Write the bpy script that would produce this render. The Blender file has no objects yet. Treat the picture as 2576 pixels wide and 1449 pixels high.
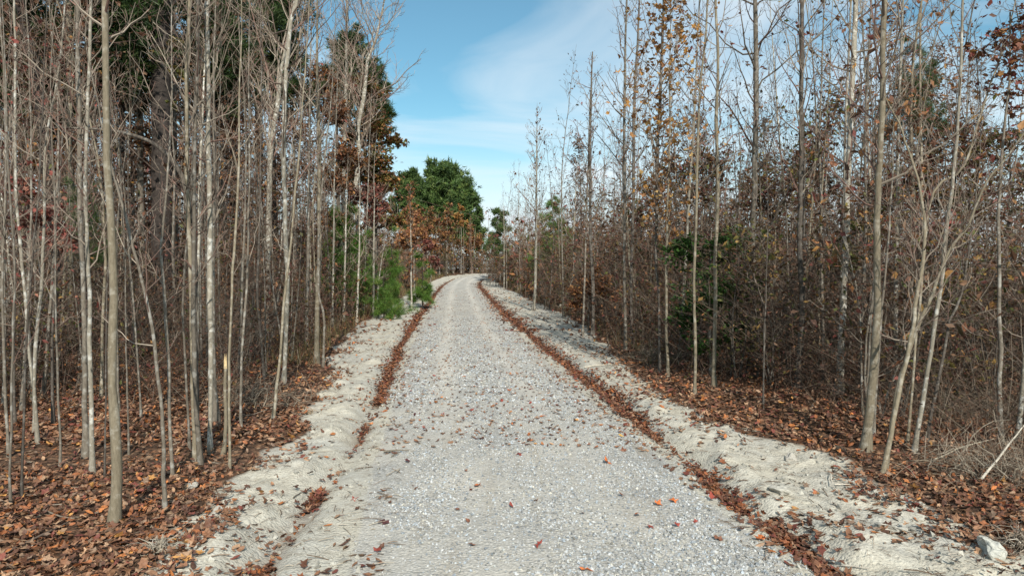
import bpy, math, random
import numpy as np
from mathutils import Vector
RG = np.random.default_rng(7)
random.seed(7)
R = math.radians
scene = bpy.context.scene
col = scene.collection

# ------------------------------------------------------------------ camera
CAM_H, PITCH, FPX, CX, CY = 2.4, R(1.57), 1717.0, 1288.0, 723.5      # measured on the photograph at 2576 px width
cd = bpy.data.cameras.new('camera')
cd.sensor_width = 36.0; cd.lens = 36.0 * FPX / 2576.0
cd.clip_start = 0.05; cd.clip_end = 6000
cam = bpy.data.objects.new('camera', cd); col.objects.link(cam)
cam.location = (0, 0, CAM_H); cam.rotation_euler = (R(90) - PITCH, 0, 0)
scene.camera = cam

# ------------------------------------------------------------------ light
SUN_EL, SUN_AZ = 36.0, 170.0           # azimuth clockwise from +Y: behind the camera, a little to its right
world = bpy.data.worlds.new('World'); scene.world = world; world.use_nodes = True
wn, wl = world.node_tree.nodes, world.node_tree.links
wn.clear()
sky = wn.new('ShaderNodeTexSky'); sky.sky_type = 'NISHITA'; sky.sun_disc = False
sky.sun_elevation = R(SUN_EL); sky.sun_rotation = R(SUN_AZ)
sky.air_density = 1.0; sky.dust_density = 0.6; sky.ozone_density = 1.0
tc = wn.new('ShaderNodeTexCoord'); sp = wn.new('ShaderNodeSeparateXYZ'); wl.new(tc.outputs['Generated'], sp.inputs[0])
def wmath(op, a, b=None):
    n = wn.new('ShaderNodeMath'); n.operation = op
    for i, v in enumerate((a, b)):
        if v is None: continue
        if isinstance(v, (int, float)): n.inputs[i].default_value = v
        else: wl.new(v, n.inputs[i])
    return n.outputs[0]
zz = wmath('ADD', wmath('MAXIMUM', sp.outputs[2], 0.0), 0.16)
cb = wn.new('ShaderNodeCombineXYZ')
wl.new(wmath('DIVIDE', sp.outputs[0], zz), cb.inputs[0]); wl.new(wmath('DIVIDE', sp.outputs[1], zz), cb.inputs[1])
mp = wn.new('ShaderNodeMapping'); mp.inputs['Rotation'].default_value = (0, 0, R(-50)); mp.inputs['Scale'].default_value = (0.62, 1.0, 1)
mp.inputs['Location'].default_value = (2.2, 6.1, 0)
wl.new(cb.outputs[0], mp.inputs[0])
cn = wn.new('ShaderNodeTexNoise'); cn.inputs['Scale'].default_value = 1.1; cn.inputs['Detail'].default_value = 7
cn.inputs['Roughness'].default_value = 0.52; cn.inputs['Distortion'].default_value = 1.1
wl.new(mp.outputs[0], cn.inputs['Vector'])
cr = wn.new('ShaderNodeValToRGB'); cr.color_ramp.elements[0].position = 0.34; cr.color_ramp.elements[1].position = 0.68
cr.color_ramp.elements[0].color = (0.03, 0.03, 0.03, 1); cr.color_ramp.elements[1].color = (0.92, 0.92, 0.92, 1)
wl.new(cn.outputs['Fac'], cr.inputs[0])
tint = wn.new('ShaderNodeMix'); tint.data_type = 'RGBA'; tint.blend_type = 'MULTIPLY'; tint.inputs['Factor'].default_value = 1
tint.inputs['B'].default_value = (0.78, 1.24, 1.20, 1)
wl.new(sky.outputs[0], tint.inputs['A'])
cm = wn.new('ShaderNodeMix'); cm.data_type = 'RGBA'
cm.inputs['B'].default_value = (8.1, 8.8, 9.3, 1)       # lit thin cloud, same units as the sky
hz = wn.new('ShaderNodeMapRange'); hz.interpolation_type = 'SMOOTHSTEP'; hz.inputs['From Min'].default_value = 0.0; hz.inputs['From Max'].default_value = 0.24
hz.inputs['To Min'].default_value = 0.78; hz.inputs['To Max'].default_value = 0.0; wl.new(sp.outputs[2], hz.inputs[0])
inv = wmath('MULTIPLY', wmath('SUBTRACT', 1.0, cr.outputs[0]), hz.outputs[0])
wl.new(wmath('ADD', cr.outputs[0], inv), cm.inputs['Factor']); wl.new(tint.outputs['Result'], cm.inputs['A'])
bg = wn.new('ShaderNodeBackground'); bg.inputs['Strength'].default_value = 0.09
wl.new(cm.outputs['Result'], bg.inputs['Color'])
wo = wn.new('ShaderNodeOutputWorld'); wl.new(bg.outputs[0], wo.inputs[0])
sd = bpy.data.lights.new('sun', 'SUN'); sd.energy = 5.0; sd.angle = R(0.55); sd.color = (1.0, 0.935, 0.83)
sun = bpy.data.objects.new('sun', sd); col.objects.link(sun)
sdir = Vector((math.sin(R(SUN_AZ)) * math.cos(R(SUN_EL)), math.cos(R(SUN_AZ)) * math.cos(R(SUN_EL)), math.sin(R(SUN_EL))))
sun.rotation_euler = (-sdir).to_track_quat('-Z', 'Y').to_euler(); sun.location = sdir * 50
scene.view_settings.view_transform = 'Standard'; scene.view_settings.look = 'None'
scene.view_settings.exposure = 0.32; scene.view_settings.gamma = 1.0
scene.render.engine = 'CYCLES'
scene.cycles.max_bounces = 4; scene.cycles.diffuse_bounces = 2; scene.cycles.transmission_bounces = 2; scene.cycles.transparent_max_bounces = 4

# ------------------------------------------------------------------ numeric helpers
_tab = np.random.default_rng(3).random((256, 256))
def vnoise(x, y, s=1.0, seed=0):
    x = np.asarray(x, float) / s + seed * 17.31; y = np.asarray(y, float) / s + seed * 9.17
    xi = np.floor(x).astype(int); yi = np.floor(y).astype(int); fx = x - xi; fy = y - yi
    fx = fx * fx * (3 - 2 * fx); fy = fy * fy * (3 - 2 * fy)
    g = lambda a, b: _tab[a % 256, b % 256]
    return (g(xi, yi) * (1 - fx) + g(xi + 1, yi) * fx) * (1 - fy) + (g(xi, yi + 1) * (1 - fx) + g(xi + 1, yi + 1) * fx) * fy
def fbm(x, y, s, seed=0, o=3):
    return sum(vnoise(x, y, s / 2 ** i, seed + i) * 0.5 ** i for i in range(o)) / sum(0.5 ** i for i in range(o)) - 0.5
def sstep(a, b, x):
    t = np.clip((np.asarray(x, float) - a) / (b - a), 0, 1); return t * t * (3 - 2 * t)

# ------------------------------------------------------------------ road line and terrain height
_rp = np.array([(3.2, -16), (1.9, -5), (.57, 5.3), (-.43, 12.8), (-1.35, 22), (-2.35, 33.5), (-3.45, 47), (-4.7, 62), (-5.9, 78), (-6.6, 90), (-6.5, 98), (-5.2, 105), (-2.4, 110),
                (3, 114), (14, 118), (34, 123), (60, 132)], float)
def catmull(P, n=24):
    out = []
    Q = np.vstack([2 * P[0] - P[1], P, 2 * P[-1] - P[-2]])
    for i in range(1, len(Q) - 2):
        t = np.linspace(0, 1, n, endpoint=False)[:, None]
        a, b, c, d = Q[i - 1], Q[i], Q[i + 1], Q[i + 2]
        out.append(.5 * (2 * b + (c - a) * t + (2 * a - 5 * b + 4 * c - d) * t ** 2 + (3 * b - a - 3 * c + d) * t ** 3))
    return np.vstack(out + [P[-1:]])
RL = catmull(_rp)
def rcx(y): return np.interp(y, RL[:, 1], RL[:, 0])
def road_t(x, y):
    x = np.asarray(x, float); y = np.asarray(y, float)
    sh = np.broadcast(x, y).shape; x = np.broadcast_to(x, sh).ravel(); y = np.broadcast_to(y, sh).ravel()
    t = x - rcx(y)
    far = np.where((y > 84) & (y < 200) & (np.abs(x) < 90))[0]
    L = RL[RL[:, 1] > 60]; T = np.gradient(L, axis=0)
    for k in range(0, len(far), 20000):
        f = far[k:k + 20000]
        d = (x[f, None] - L[:, 0]) ** 2 + (y[f, None] - L[:, 1]) ** 2
        j = d.argmin(1)
        s = T[j, 0] * (y[f] - L[j, 1]) - T[j, 1] * (x[f] - L[j, 0])
        w = sstep(84, 90, y[f])
        t[f] = t[f] * (1 - w) + w * (-np.sign(s) * np.sqrt(d[np.arange(len(f)), j]))
    return t.reshape(sh)
def ditch(t, y):
    l = np.interp(y, [4, 5.7, 7, 9, 12.8, 20, 35, 70], [2.62, 2.5, 2.42, 2.2, 2.02, 2.2, 2.3, 2.2])
    r = np.interp(y, [5, 7, 9, 12.8, 20, 70], [2.02, 2.02, 2.12, 2.28, 2.3, 2.3])
    return np.where(t < 0, l, r) + fbm(t * 0 + np.sign(t) * 7, y, 1.4, 5) * 0.22
def edge(t, y):
    l = np.interp(y, [4, 5.7, 9, 12.8, 18.5, 33, 70], [3.5, 3.4, 3.15, 3.1, 4.0, 4.6, 4.4])
    r = np.interp(y, [5.7, 8.7, 12.8, 18.5, 33, 70], [3.75, 3.75, 3.35, 3.9, 5.3, 4.8])
    return np.where(t < 0, l, r)
def terrain(x, y, t=None):
    if t is None: t = road_t(x, y)
    a = np.abs(t); td = ditch(t, y); e = edge(t, y) + fbm(x, y, 1.3, 2) * 0.9
    z = np.interp(y, [40, 50, 57, 75, 89, 93, 97, 104, 112, 130, 200], [0, .1, .22, .36, .46, .58, .80, 1.28, 1.62, 1.8, 2.1])
    z = z + 0.05 * np.clip(1 - (a / 1.95) ** 2, 0, 1) - 0.014 * np.exp(-((a - 0.85) / 0.25) ** 2)
    z = z - 0.085 * np.exp(-((a - td) / 0.15) ** 2)
    ver = sstep(0.12, 0.4, a - td) * (1 - sstep(-0.2, 0.9, a - e))
    lum = fbm(x, y, 0.55, 8, 4)
    rid = np.abs(fbm(x, y, 0.26, 12, 3)); near = 1 - sstep(18, 32, y)
    z = z + 0.05 * np.exp(-((a - td - 0.45) / 0.25) ** 2) * (0.7 + 1.8 * lum) + ver * (0.15 * lum * sstep(-0.12, 0.12, lum) + 0.05 * lum + near * (0.075 * rid + 0.02 * fbm(x, y, 0.11, 14, 2)) + 0.02)
    fl = sstep(-0.4, 1.2, a - e)
    z = z + fl * (0.12 + 0.25 * fbm(x, y, 2.6, 4) + 0.05 * fbm(x, y, 0.35, 6)) + 0.9 * sstep(6, 40, a) * fbm(x, y, 14, 9)
    z = z + 0.010 * fbm(x, y, 0.12, 15, 2) * (1 - sstep(20, 40, y))
    return z
def ground_z(x, y): return float(terrain(np.array([x]), np.array([y]))[0])
_cp, _sp = math.cos(PITCH), math.sin(PITCH)
def ray(px, py):
    u = (px - CX) / FPX; v = (CY - py) / FPX
    return np.array([u, _cp + v * _sp, -_sp + v * _cp])
def at(px, py, Y):
    d = ray(px, py); return np.array([0, 0, CAM_H]) + d * (Y / d[1])
def on_ground(px, py):
    d = ray(px, py); z = 0.0
    for _ in range(25):
        k = (z - CAM_H) / min(d[2], -0.002); P = np.array([0, 0, CAM_H]) + d * k
        z = 0.5 * z + 0.5 * ground_z(P[0], P[1])
    return P

# ------------------------------------------------------------------ mesh helpers
def mesh(name, V, faces, colors=None, smooth=False, normals=None):
    """faces: list of int arrays (m,k)"""
    me = bpy.data.meshes.new(name)
    V = np.asarray(V, np.float32); me.vertices.add(len(V)); me.vertices.foreach_set('co', V.ravel())
    faces = [f for f in faces if len(f)]
    li = np.concatenate([f.ravel() for f in faces]).astype(np.int32)
    tot = np.concatenate([np.full(len(f), f.shape[1], np.int32) for f in faces])
    st = np.concatenate([[0], np.cumsum(tot)[:-1]]).astype(np.int32)
    me.loops.add(len(li)); me.loops.foreach_set('vertex_index', li)
    me.polygons.add(len(tot)); me.polygons.foreach_set('loop_start', st)
    me.polygons.foreach_set('use_smooth', np.full(len(tot), smooth, bool))
    me.update(calc_edges=True); me.validate()
    if colors is not None:
        a = me.attributes.new('Col', 'FLOAT_COLOR', 'POINT')
        c = np.ones((len(V), 4), np.float32); c[:, :3] = colors; a.data.foreach_set('color', c.ravel())
    return me
JOINED = ('branches', 'leaves', 'crown', 'roots', 'canes', 'twigs', 'stems', 'dead_leaves')
def obj(name, me, mat=None, parent=None, loc=None):
    if mat is not None and not me.materials: me.materials.append(mat)
    o = bpy.data.objects.new(name, me); col.objects.link(o)
    if parent is not None: o.parent = parent
    if name in JOINED: o['kind'] = 'stuff'
    if loc is not None: o.location = loc
    return o
def empty(name, loc):
    o = bpy.data.objects.new(name, None); o.empty_display_size = 0.1; col.objects.link(o); o.location = loc; return o
def tag(o, label, cat, group=None, kind=None):
    o['label'] = label; o['category'] = cat
    if group: o['group'] = group
    if kind: o['kind'] = kind
    return o
def norm(v): return v / np.maximum(np.linalg.norm(v, axis=-1, keepdims=True), 1e-9)
def tubes(P, Rr, k):
    """P (B,n,3), Rr (B,n) -> verts, quad faces"""
    B, n, _ = P.shape
    T = norm(np.gradient(P, axis=1))
    ref = np.where(np.abs(norm(P[:, -1] - P[:, 0])[:, 2:3]) > 0.75, np.array([[1., 0, 0]]), np.array([[0, 0, 1.]]))[:, None, :]
    N = norm(np.cross(T, np.broadcast_to(ref, T.shape))); Bn = np.cross(T, N)
    a = np.arange(k) * 2 * math.pi / k
    V = P[:, :, None, :] + Rr[:, :, None, None] * (np.cos(a)[None, None, :, None] * N[:, :, None, :] + np.sin(a)[None, None, :, None] * Bn[:, :, None, :])
    i = np.arange(B)[:, None, None] * (n * k); j = np.arange(n - 1)[None, :, None] * k; q = np.arange(k)[None, None, :]; q2 = (q + 1) % k
    b = i + j
    F = np.stack([b + q, b + q2, b + q2 + k, b + q + k], -1).reshape(-1, 4)
    return V.reshape(-1, 3), F
class Bag:
    def __init__(s): s.V = []; s.F = []; s.C = []; s.n = 0
    def add(s, V, F, C=None):
        if len(V) == 0: return
        s.V.append(V); s.F.append(F + s.n); s.n += len(V)
        if C is not None: s.C.append(np.broadcast_to(C, (len(V), 3)))
    def mesh(s, name, smooth=False):
        return mesh(name, np.vstack(s.V), s.F, np.vstack(s.C) if s.C else None, smooth)

# ------------------------------------------------------------------ materials
def newmat(name):
    m = bpy.data.materials.new(name); m.use_nodes = True; nt = m.node_tree; nt.nodes.clear()
    return m, nt.nodes, nt.links
def node(ns, t, **kw):
    n = ns.new(t)
    for k, v in kw.items():
        if k in n.inputs.keys(): n.inputs[k].default_value = v
        else: setattr(n, k, v)
    return n
def ramp(ns, ls, fac, stops):
    r = ns.new('ShaderNodeValToRGB'); e = r.color_ramp.elements
    while len(e) < len(stops): e.new(0.5)
    for i, (p, c) in enumerate(stops):
        e[i].position = p; e[i].color = (c, c, c, 1) if isinstance(c, (int, float)) else (*c, 1)
    ls.new(fac, r.inputs[0]); return r.outputs[0]
def mixc(ns, ls, fac, a, b, blend='MIX'):
    m = ns.new('ShaderNodeMix'); m.data_type = 'RGBA'; m.blend_type = blend
    for s, v in (('Factor', fac), ('A', a), ('B', b)):
        if isinstance(v, (int, float)): m.inputs[s].default_value = v
        elif isinstance(v, tuple): m.inputs[s].default_value = (*v, 1)
        else: ls.new(v, m.inputs[s])
    return m.outputs['Result']
def bark(name, base, dark, pale, pale_amt=0.6, rough=0.85, ring=True, bump=0.35):
    m, ns, ls = newmat(name)
    tcn = ns.new('ShaderNodeTexCoord'); oi = ns.new('ShaderNodeObjectInfo')
    ad = node(ns, 'ShaderNodeVectorMath', operation='ADD'); ls.new(tcn.outputs['Object'], ad.inputs[0])
    cmb = ns.new('ShaderNodeCombineXYZ'); mu = node(ns, 'ShaderNodeMath', operation='MULTIPLY'); mu.inputs[1].default_value = 37.0
    ls.new(oi.outputs['Random'], mu.inputs[0]); ls.new(mu.outputs[0], cmb.inputs[2]); ls.new(cmb.outputs[0], ad.inputs[1])
    def tex(sc, sx, detail=4):
        mp = ns.new('ShaderNodeMapping'); mp.inputs['Scale'].default_value = sx; ls.new(ad.outputs[0], mp.inputs[0])
        t = node(ns, 'ShaderNodeTexNoise', Scale=sc, Detail=detail, Roughness=0.6); ls.new(mp.outputs[0], t.inputs['Vector']); return t.outputs['Fac']
    fine = tex(60, (1, 1, 0.25)); big = tex(2.2, (1, 1, 0.7), 3); pat = tex(9, (1, 1, 1.1), 5); rings = tex(16, (0.25, 0.25, 1.0), 2)
    c = mixc(ns, ls, ramp(ns, ls, fine, [(0.3, 0.0), (0.7, 1.0)]), dark, base)
    c = mixc(ns, ls, ramp(ns, ls, big, [(0.4, 0.0), (0.7, 0.65)]), c, dark)
    c = mixc(ns, ls, ramp(ns, ls, pat, [(0.52, 0.0), (0.64, pale_amt)]), c, pale)
    if ring: c = mixc(ns, ls, ramp(ns, ls, rings, [(0.60, 0.0), (0.70, 0.35)]), c, dark)
    hsv = ns.new('ShaderNodeHueSaturation'); mr = node(ns, 'ShaderNodeMapRange'); mr.inputs['To Min'].default_value = 0.78; mr.inputs['To Max'].default_value = 1.2
    ls.new(oi.outputs['Random'], mr.inputs[0]); ls.new(mr.outputs[0], hsv.inputs['Value']); ls.new(c, hsv.inputs['Color'])
    b = node(ns, 'ShaderNodeBsdfPrincipled', Roughness=rough); b.inputs['Specular IOR Level'].default_value = 0.2
    ls.new(hsv.outputs[0], b.inputs['Base Color'])
    bp = node(ns, 'ShaderNodeBump', Strength=bump, Distance=0.01); ls.new(fine, bp.inputs['Height']); ls.new(bp.outputs[0], b.inputs['Normal'])
    o = ns.new('ShaderNodeOutputMaterial'); ls.new(b.outputs[0], o.inputs[0]); return m
def colmat(name, rough=0.7, trans=0.0, noise=0.25, nscale=60, spec=0.25):
    m, ns, ls = newmat(name)
    at_ = node(ns, 'ShaderNodeAttribute', attribute_name='Col')
    tcn = ns.new('ShaderNodeTexCoord')
    t = node(ns, 'ShaderNodeTexNoise', Scale=nscale, Detail=3); ls.new(tcn.outputs['Object'], t.inputs['Vector'])
    c = mixc(ns, ls, 1.0, at_.outputs['Color'], ramp(ns, ls, t.outputs['Fac'], [(0.25, 1 - noise), (0.75, 1 + noise * 0.6)]), 'MULTIPLY')
    b = node(ns, 'ShaderNodeBsdfPrincipled', Roughness=rough); b.inputs['Specular IOR Level'].default_value = spec; ls.new(c, b.inputs['Base Color'])
    out = b.outputs[0]
    if trans:
        tr = ns.new('ShaderNodeBsdfTranslucent'); ls.new(c, tr.inputs[0]); mx = node(ns, 'ShaderNodeMixShader', Fac=trans)
        ls.new(b.outputs[0], mx.inputs[1]); ls.new(tr.outputs[0], mx.inputs[2]); out = mx.outputs[0]
    o = ns.new('ShaderNodeOutputMaterial'); ls.new(out, o.inputs[0]); return m
M_TAN = bark('bark_tan', (0.25, 0.215, 0.155), (0.14, 0.118, 0.082), (0.46, 0.44, 0.38), 0.4)
M_GREY = bark('bark_grey', (0.195, 0.172, 0.14), (0.095, 0.08, 0.062), (0.40, 0.40, 0.37), 0.45)
M_PALE = bark('bark_pale', (0.33, 0.305, 0.25), (0.18, 0.16, 0.125), (0.58, 0.58, 0.54), 0.7)
M_DARK = bark('bark_dark', (0.13, 0.11, 0.09), (0.055, 0.047, 0.04), (0.30, 0.29, 0.26), 0.35)
M_PINE = bark('bark_pine', (0.05, 0.04, 0.035), (0.02, 0.016, 0.014), (0.09, 0.08, 0.07), 0.25, bump=0.9)  # bark colour darkened to carry the shade deep in the wood
M_TWIG = colmat('twigs', 0.85, 0, 0.3, 8)
M_LEAF = colmat('autumn_leaves', 0.62, 0.28, 0.3, 40)
M_LITTER = colmat('fallen_leaves', 0.6, 0.0, 0.35, 55)
M_GREEN = colmat('evergreen_leaves', 0.55, 0.2, 0.35, 6)
M_STONE = colmat('gravel_stone', 0.85, 0, 0.22, 90, 0.2)
M_WOOD = colmat('weathered_wood', 0.8, 0, 0.3, 30)

def ground_mat():
    m, ns, ls = newmat('track_and_floor')
    tcn = ns.new('ShaderNodeTexCoord'); P = tcn.outputs['Object']
    def tex(sc, d=4, r=0.6, dist=0.0):
        t = node(ns, 'ShaderNodeTexNoise', Scale=sc, Detail=d, Roughness=r, Distortion=dist); ls.new(P, t.inputs['Vector']); return t.outputs['Fac']
    am = node(ns, 'ShaderNodeAttribute', attribute_name='Col'); sep = ns.new('ShaderNodeSeparateColor'); ls.new(am.outputs['Color'], sep.inputs[0])
    road, floor, dirt = sep.outputs[0], sep.outputs[1], sep.outputs[2]
    n1, n2, n3, n4 = tex(0.9), tex(5), tex(38, 3), tex(160, 2)
    # sand: pale grey clay, yellower in patches, with darker cracks and debris specks
    n5 = tex(14, 5, 0.65, 0.6)
    sand = mixc(ns, ls, ramp(ns, ls, n1, [(0.35, 0.0), (0.65, 1.0)]), (0.415, 0.41, 0.37), (0.50, 0.47, 0.385))
    sand = mixc(ns, ls, ramp(ns, ls, n2, [(0.36, 0.5), (0.54, 0.0)]), sand, (0.29, 0.265, 0.215))
    sand = mixc(ns, ls, ramp(ns, ls, n5, [(0.33, 0.6), (0.44, 0.0)]), sand, (0.26, 0.23, 0.19))
    sand = mixc(ns, ls, ramp(ns, ls, n5, [(0.58, 0.0), (0.72, 0.6)]), sand, (0.60, 0.58, 0.52))
    sand = mixc(ns, ls, ramp(ns, ls, n3, [(0.60, 0.0), (0.70, 0.6)]), sand, (0.15, 0.11, 0.08))
    sand = mixc(ns, ls, ramp(ns, ls, n4, [(0.3, 0.3), (0.6, 0.0)]), sand, (0.2, 0.18, 0.15))
    # gravel between and beyond the modelled stones
    vo = node(ns, 'ShaderNodeTexVoronoi', Scale=34.0); ls.new(P, vo.inputs['Vector'])
    vs = ns.new('ShaderNodeSeparateColor'); ls.new(vo.outputs['Color'], vs.inputs[0])
    grav = ramp(ns, ls, vs.outputs[0], [(0.0, (0.16, 0.165, 0.165)), (0.35, (0.30, 0.31, 0.31)), (0.8, (0.42, 0.425, 0.42)), (1.0, (0.52, 0.51, 0.47))])
    grav = mixc(ns, ls, ramp(ns, ls, vo.outputs['Distance'], [(0.25, 0.0), (0.6, 0.6)]), grav, (0.17, 0.165, 0.15))
    grav = mixc(ns, ls, ramp(ns, ls, n1, [(0.3, 0.15), (0.7, 0.8)]), grav, (0.47, 0.445, 0.39))
    grav = mixc(ns, ls, ramp(ns, ls, n2, [(0.62, 0.0), (0.8, 0.4)]), grav, (0.27, 0.225, 0.17))
    tk = node(ns, 'ShaderNodeAttribute', attribute_name='Trk')
    mv = ns.new('ShaderNodeMapping'); mv.inputs['Scale'].default_value = (5.0, 0.35, 1.0); ls.new(P, mv.inputs[0])
    lt = node(ns, 'ShaderNodeTexNoise', Scale=1.0, Detail=4); ls.new(mv.outputs[0], lt.inputs['Vector'])
    grav = mixc(ns, ls, ramp(ns, ls, lt.outputs['Fac'], [(0.52, 0.0), (0.72, 0.5)]), grav, (0.25, 0.215, 0.165))
    tm = node(ns, 'ShaderNodeMath', operation='MULTIPLY'); ls.new(tk.outputs['Fac'], tm.inputs[0]); tm.inputs[1].default_value = 0.75
    grav = mixc(ns, ls, tm.outputs[0], grav, (0.52, 0.495, 0.44))
    # forest floor: dark humus and rotted leaves
    hum = ramp(ns, ls, n3, [(0.3, (0.04, 0.026, 0.018)), (0.5, (0.10, 0.062, 0.04)), (0.7, (0.19, 0.12, 0.075))])
    hum = mixc(ns, ls, ramp(ns, ls, n2, [(0.4, 0.0), (0.7, 0.5)]), hum, (0.12, 0.095, 0.07))
    wv = node(ns, 'ShaderNodeTexNoise', Scale=9.0, Detail=2); ls.new(P, wv.inputs['Vector'])
    wa = node(ns, 'ShaderNodeVectorMath', operation='MULTIPLY_ADD'); ls.new(wv.outputs['Color'], wa.inputs[0]); wa.inputs[1].default_value = (0.12, 0.12, 0.12); ls.new(P, wa.inputs[2])
    lv = node(ns, 'ShaderNodeTexVoronoi', Scale=15.0); ls.new(wa.outputs[0], lv.inputs['Vector']); lsep = ns.new('ShaderNodeSeparateColor'); ls.new(lv.outputs['Color'], lsep.inputs[0])
    lc = ramp(ns, ls, lsep.outputs[0], [(0.0, (0.05, 0.03, 0.022)), (0.3, (0.11, 0.06, 0.04)), (0.6, (0.19, 0.11, 0.068)), (0.85, (0.24, 0.115, 0.06)), (1.0, (0.34, 0.235, 0.155))])
    lc = mixc(ns, ls, ramp(ns, ls, lv.outputs['Distance'], [(0.35, 0.0), (0.65, 0.8)]), lc, (0.03, 0.02, 0.014))
    hum = mixc(ns, ls, 0.8, hum, lc)
    def br(mask, lo, hi, k=0.6):
        a = node(ns, 'ShaderNodeMath', operation='MULTIPLY_ADD'); ls.new(n2, a.inputs[0]); a.inputs[1].default_value = k; ls.new(mask, a.inputs[2])
        return ramp(ns, ls, a.outputs[0], [(lo, 0.0), (hi, 1.0)])
    c = mixc(ns, ls, br(road, 0.70, 0.92), sand, grav)
    c = mixc(ns, ls, br(floor, 0.62, 0.92), c, hum)
    c = mixc(ns, ls, dirt, c, (0.10, 0.055, 0.035))
    b = node(ns, 'ShaderNodeBsdfPrincipled', Roughness=0.95); b.inputs['Specular IOR Level'].default_value = 0.1; ls.new(c, b.inputs['Base Color'])
    b0 = node(ns, 'ShaderNodeBump', Strength=0.4, Distance=0.03); ls.new(n5, b0.inputs['Height'])
    b1 = node(ns, 'ShaderNodeBump', Strength=0.6, Distance=0.02); ls.new(n3, b1.inputs['Height']); ls.new(b0.outputs[0], b1.inputs['Normal'])
    b2 = node(ns, 'ShaderNodeBump', Strength=0.45, Distance=0.02, invert=True); ls.new(vo.outputs['Distance'], b2.inputs['Height']); ls.new(b1.outputs[0], b2.inputs['Normal'])
    ls.new(b2.outputs[0], b.inputs['Normal'])
    o = ns.new('ShaderNodeOutputMaterial'); ls.new(b.outputs[0], o.inputs[0]); return m
M_GROUND = ground_mat()

# ------------------------------------------------------------------ ground: one sheet, split along natural borders into road, verge and floor
def geo_steps(a, b, s0, g):
    out = [a]
    while out[-1] < b: out.append(out[-1] + s0); s0 *= g
    return np.array(out)
tr = np.concatenate([np.arange(0, 1.8, 0.06), np.arange(1.8, 4.6, 0.042), geo_steps(4.62, 2600, 0.09, 1.16)])
tcols = np.concatenate([-tr[:0:-1], tr])
yrows = np.concatenate([-geo_steps(-2.0, 2600, 1.0, 1.6)[::-1], np.arange(2.6, 4.8, 0.4), np.arange(4.8, 13, 0.05), geo_steps(13.0, 130, 0.08, 1.02), geo_steps(134, 2600, 4, 1.4)])
yrows = np.unique(np.round(yrows, 4))
X = rcx(np.clip(yrows, -16, 100))[:, None] + tcols[None, :]; Y = np.broadcast_to(yrows[:, None], X.shape)
T = road_t(X, Y); Z = terrain(X, Y, T)
nr, nc = X.shape
V = np.stack([X, Y, Z], -1).reshape(-1, 3)
A = np.abs(T); TD = ditch(T, Y); E = edge(T, Y) + fbm(X, Y, 1.3, 2) * 0.9
road_m = 1 - sstep(-0.22, 0.12, A - np.minimum(TD - 0.3, 1.9))
floor_m = sstep(-0.25, 0.25, A - E)
dirt_m = 0.6 * np.exp(-((A - TD) / 0.10) ** 2) * sstep(-0.12, 0.12, fbm(np.sign(T) * 3, Y, 1.1, 21) + 0.4 * sstep(9.5, 14, Y) - 0.04)
GC = np.stack([road_m, floor_m, dirt_m], -1).reshape(-1, 3)
gx = np.gradient(V.reshape(nr, nc, 3), axis=1); gy = np.gradient(V.reshape(nr, nc, 3), axis=0)
TRK = np.clip((np.exp(-((T - 0.82) / 0.24) ** 2) + np.exp(-((T + 0.78) / 0.26) ** 2)) * (0.75 + 1.2 * fbm(X, Y * 0.3, 0.8, 71)) * (0.25 + 0.65 * sstep(7, 18, Y)), 0, 1).ravel()
NRM = norm(np.cross(gx, gy)).reshape(-1, 3)
ii = (np.arange(nr - 1)[:, None] * nc + np.arange(nc - 1)[None, :]).ravel()
Q = np.stack([ii, ii + 1, ii + nc + 1, ii + nc], -1)
fr = GC[Q, 0].mean(1); ff = GC[Q, 1].mean(1)
kind = np.where(fr > 0.5, 0, np.where(ff > 0.5, 2, 1))
for k, nm in enumerate(('gravel_road', 'sandy_verge', 'forest_floor')):
    q = Q[kind == k]; u, inv = np.unique(q, return_inverse=True)
    me = mesh(nm, V[u], [inv.reshape(q.shape)], GC[u], True)
    ta = me.attributes.new('Trk', 'FLOAT', 'POINT'); ta.data.foreach_set('value', TRK[u].astype(np.float32))
    me.normals_split_custom_set_from_vertices(NRM[u].tolist())
    o = obj(nm, me, M_GROUND); o['kind'] = 'structure'
    o['label'] = ('pale grey gravel track running away between the trees', 'bare pale sand and clay verge beside the gravel track', 'dark woodland floor under fallen leaves')[k]
    o['category'] = ('road', 'verge', 'ground')[k]

# ------------------------------------------------------------------ gravel stones (stuff)
def sample_band(n, y0, y1, t0, t1, p=1.0):
    """uniform in t, y with density ~ y^-p"""
    u = RG.random(n)
    y = np.exp(np.log(y0) + u * np.log(y1 / y0)) if p == 1 else (y0 ** (1 - p) + u * (y1 ** (1 - p) - y0 ** (1 - p))) ** (1 / (1 - p))
    t = t0 + RG.random(n) * (t1 - t0)
    return rcx(y) + t, y, t
def rot_rand(n):
    q = norm(RG.normal(size=(n, 4))); w, x, y, z = q.T
    return np.stack([1 - 2 * (y * y + z * z), 2 * (x * y - z * w), 2 * (x * z + y * w), 2 * (x * y + z * w), 1 - 2 * (x * x + z * z), 2 * (y * z - x * w),
                     2 * (x * z - y * w), 2 * (y * z + x * w), 1 - 2 * (x * x + y * y)], -1).reshape(n, 3, 3)
OCT = np.array([(1, 0, 0), (-1, 0, 0), (0, 1, 0), (0, -1, 0), (0, 0, 1), (0, 0, -1)], float)
OF = np.array([(0, 2, 4), (2, 1, 4), (1, 3, 4), (3, 0, 4), (2, 0, 5), (1, 2, 5), (3, 1, 5), (0, 3, 5)])
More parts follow.
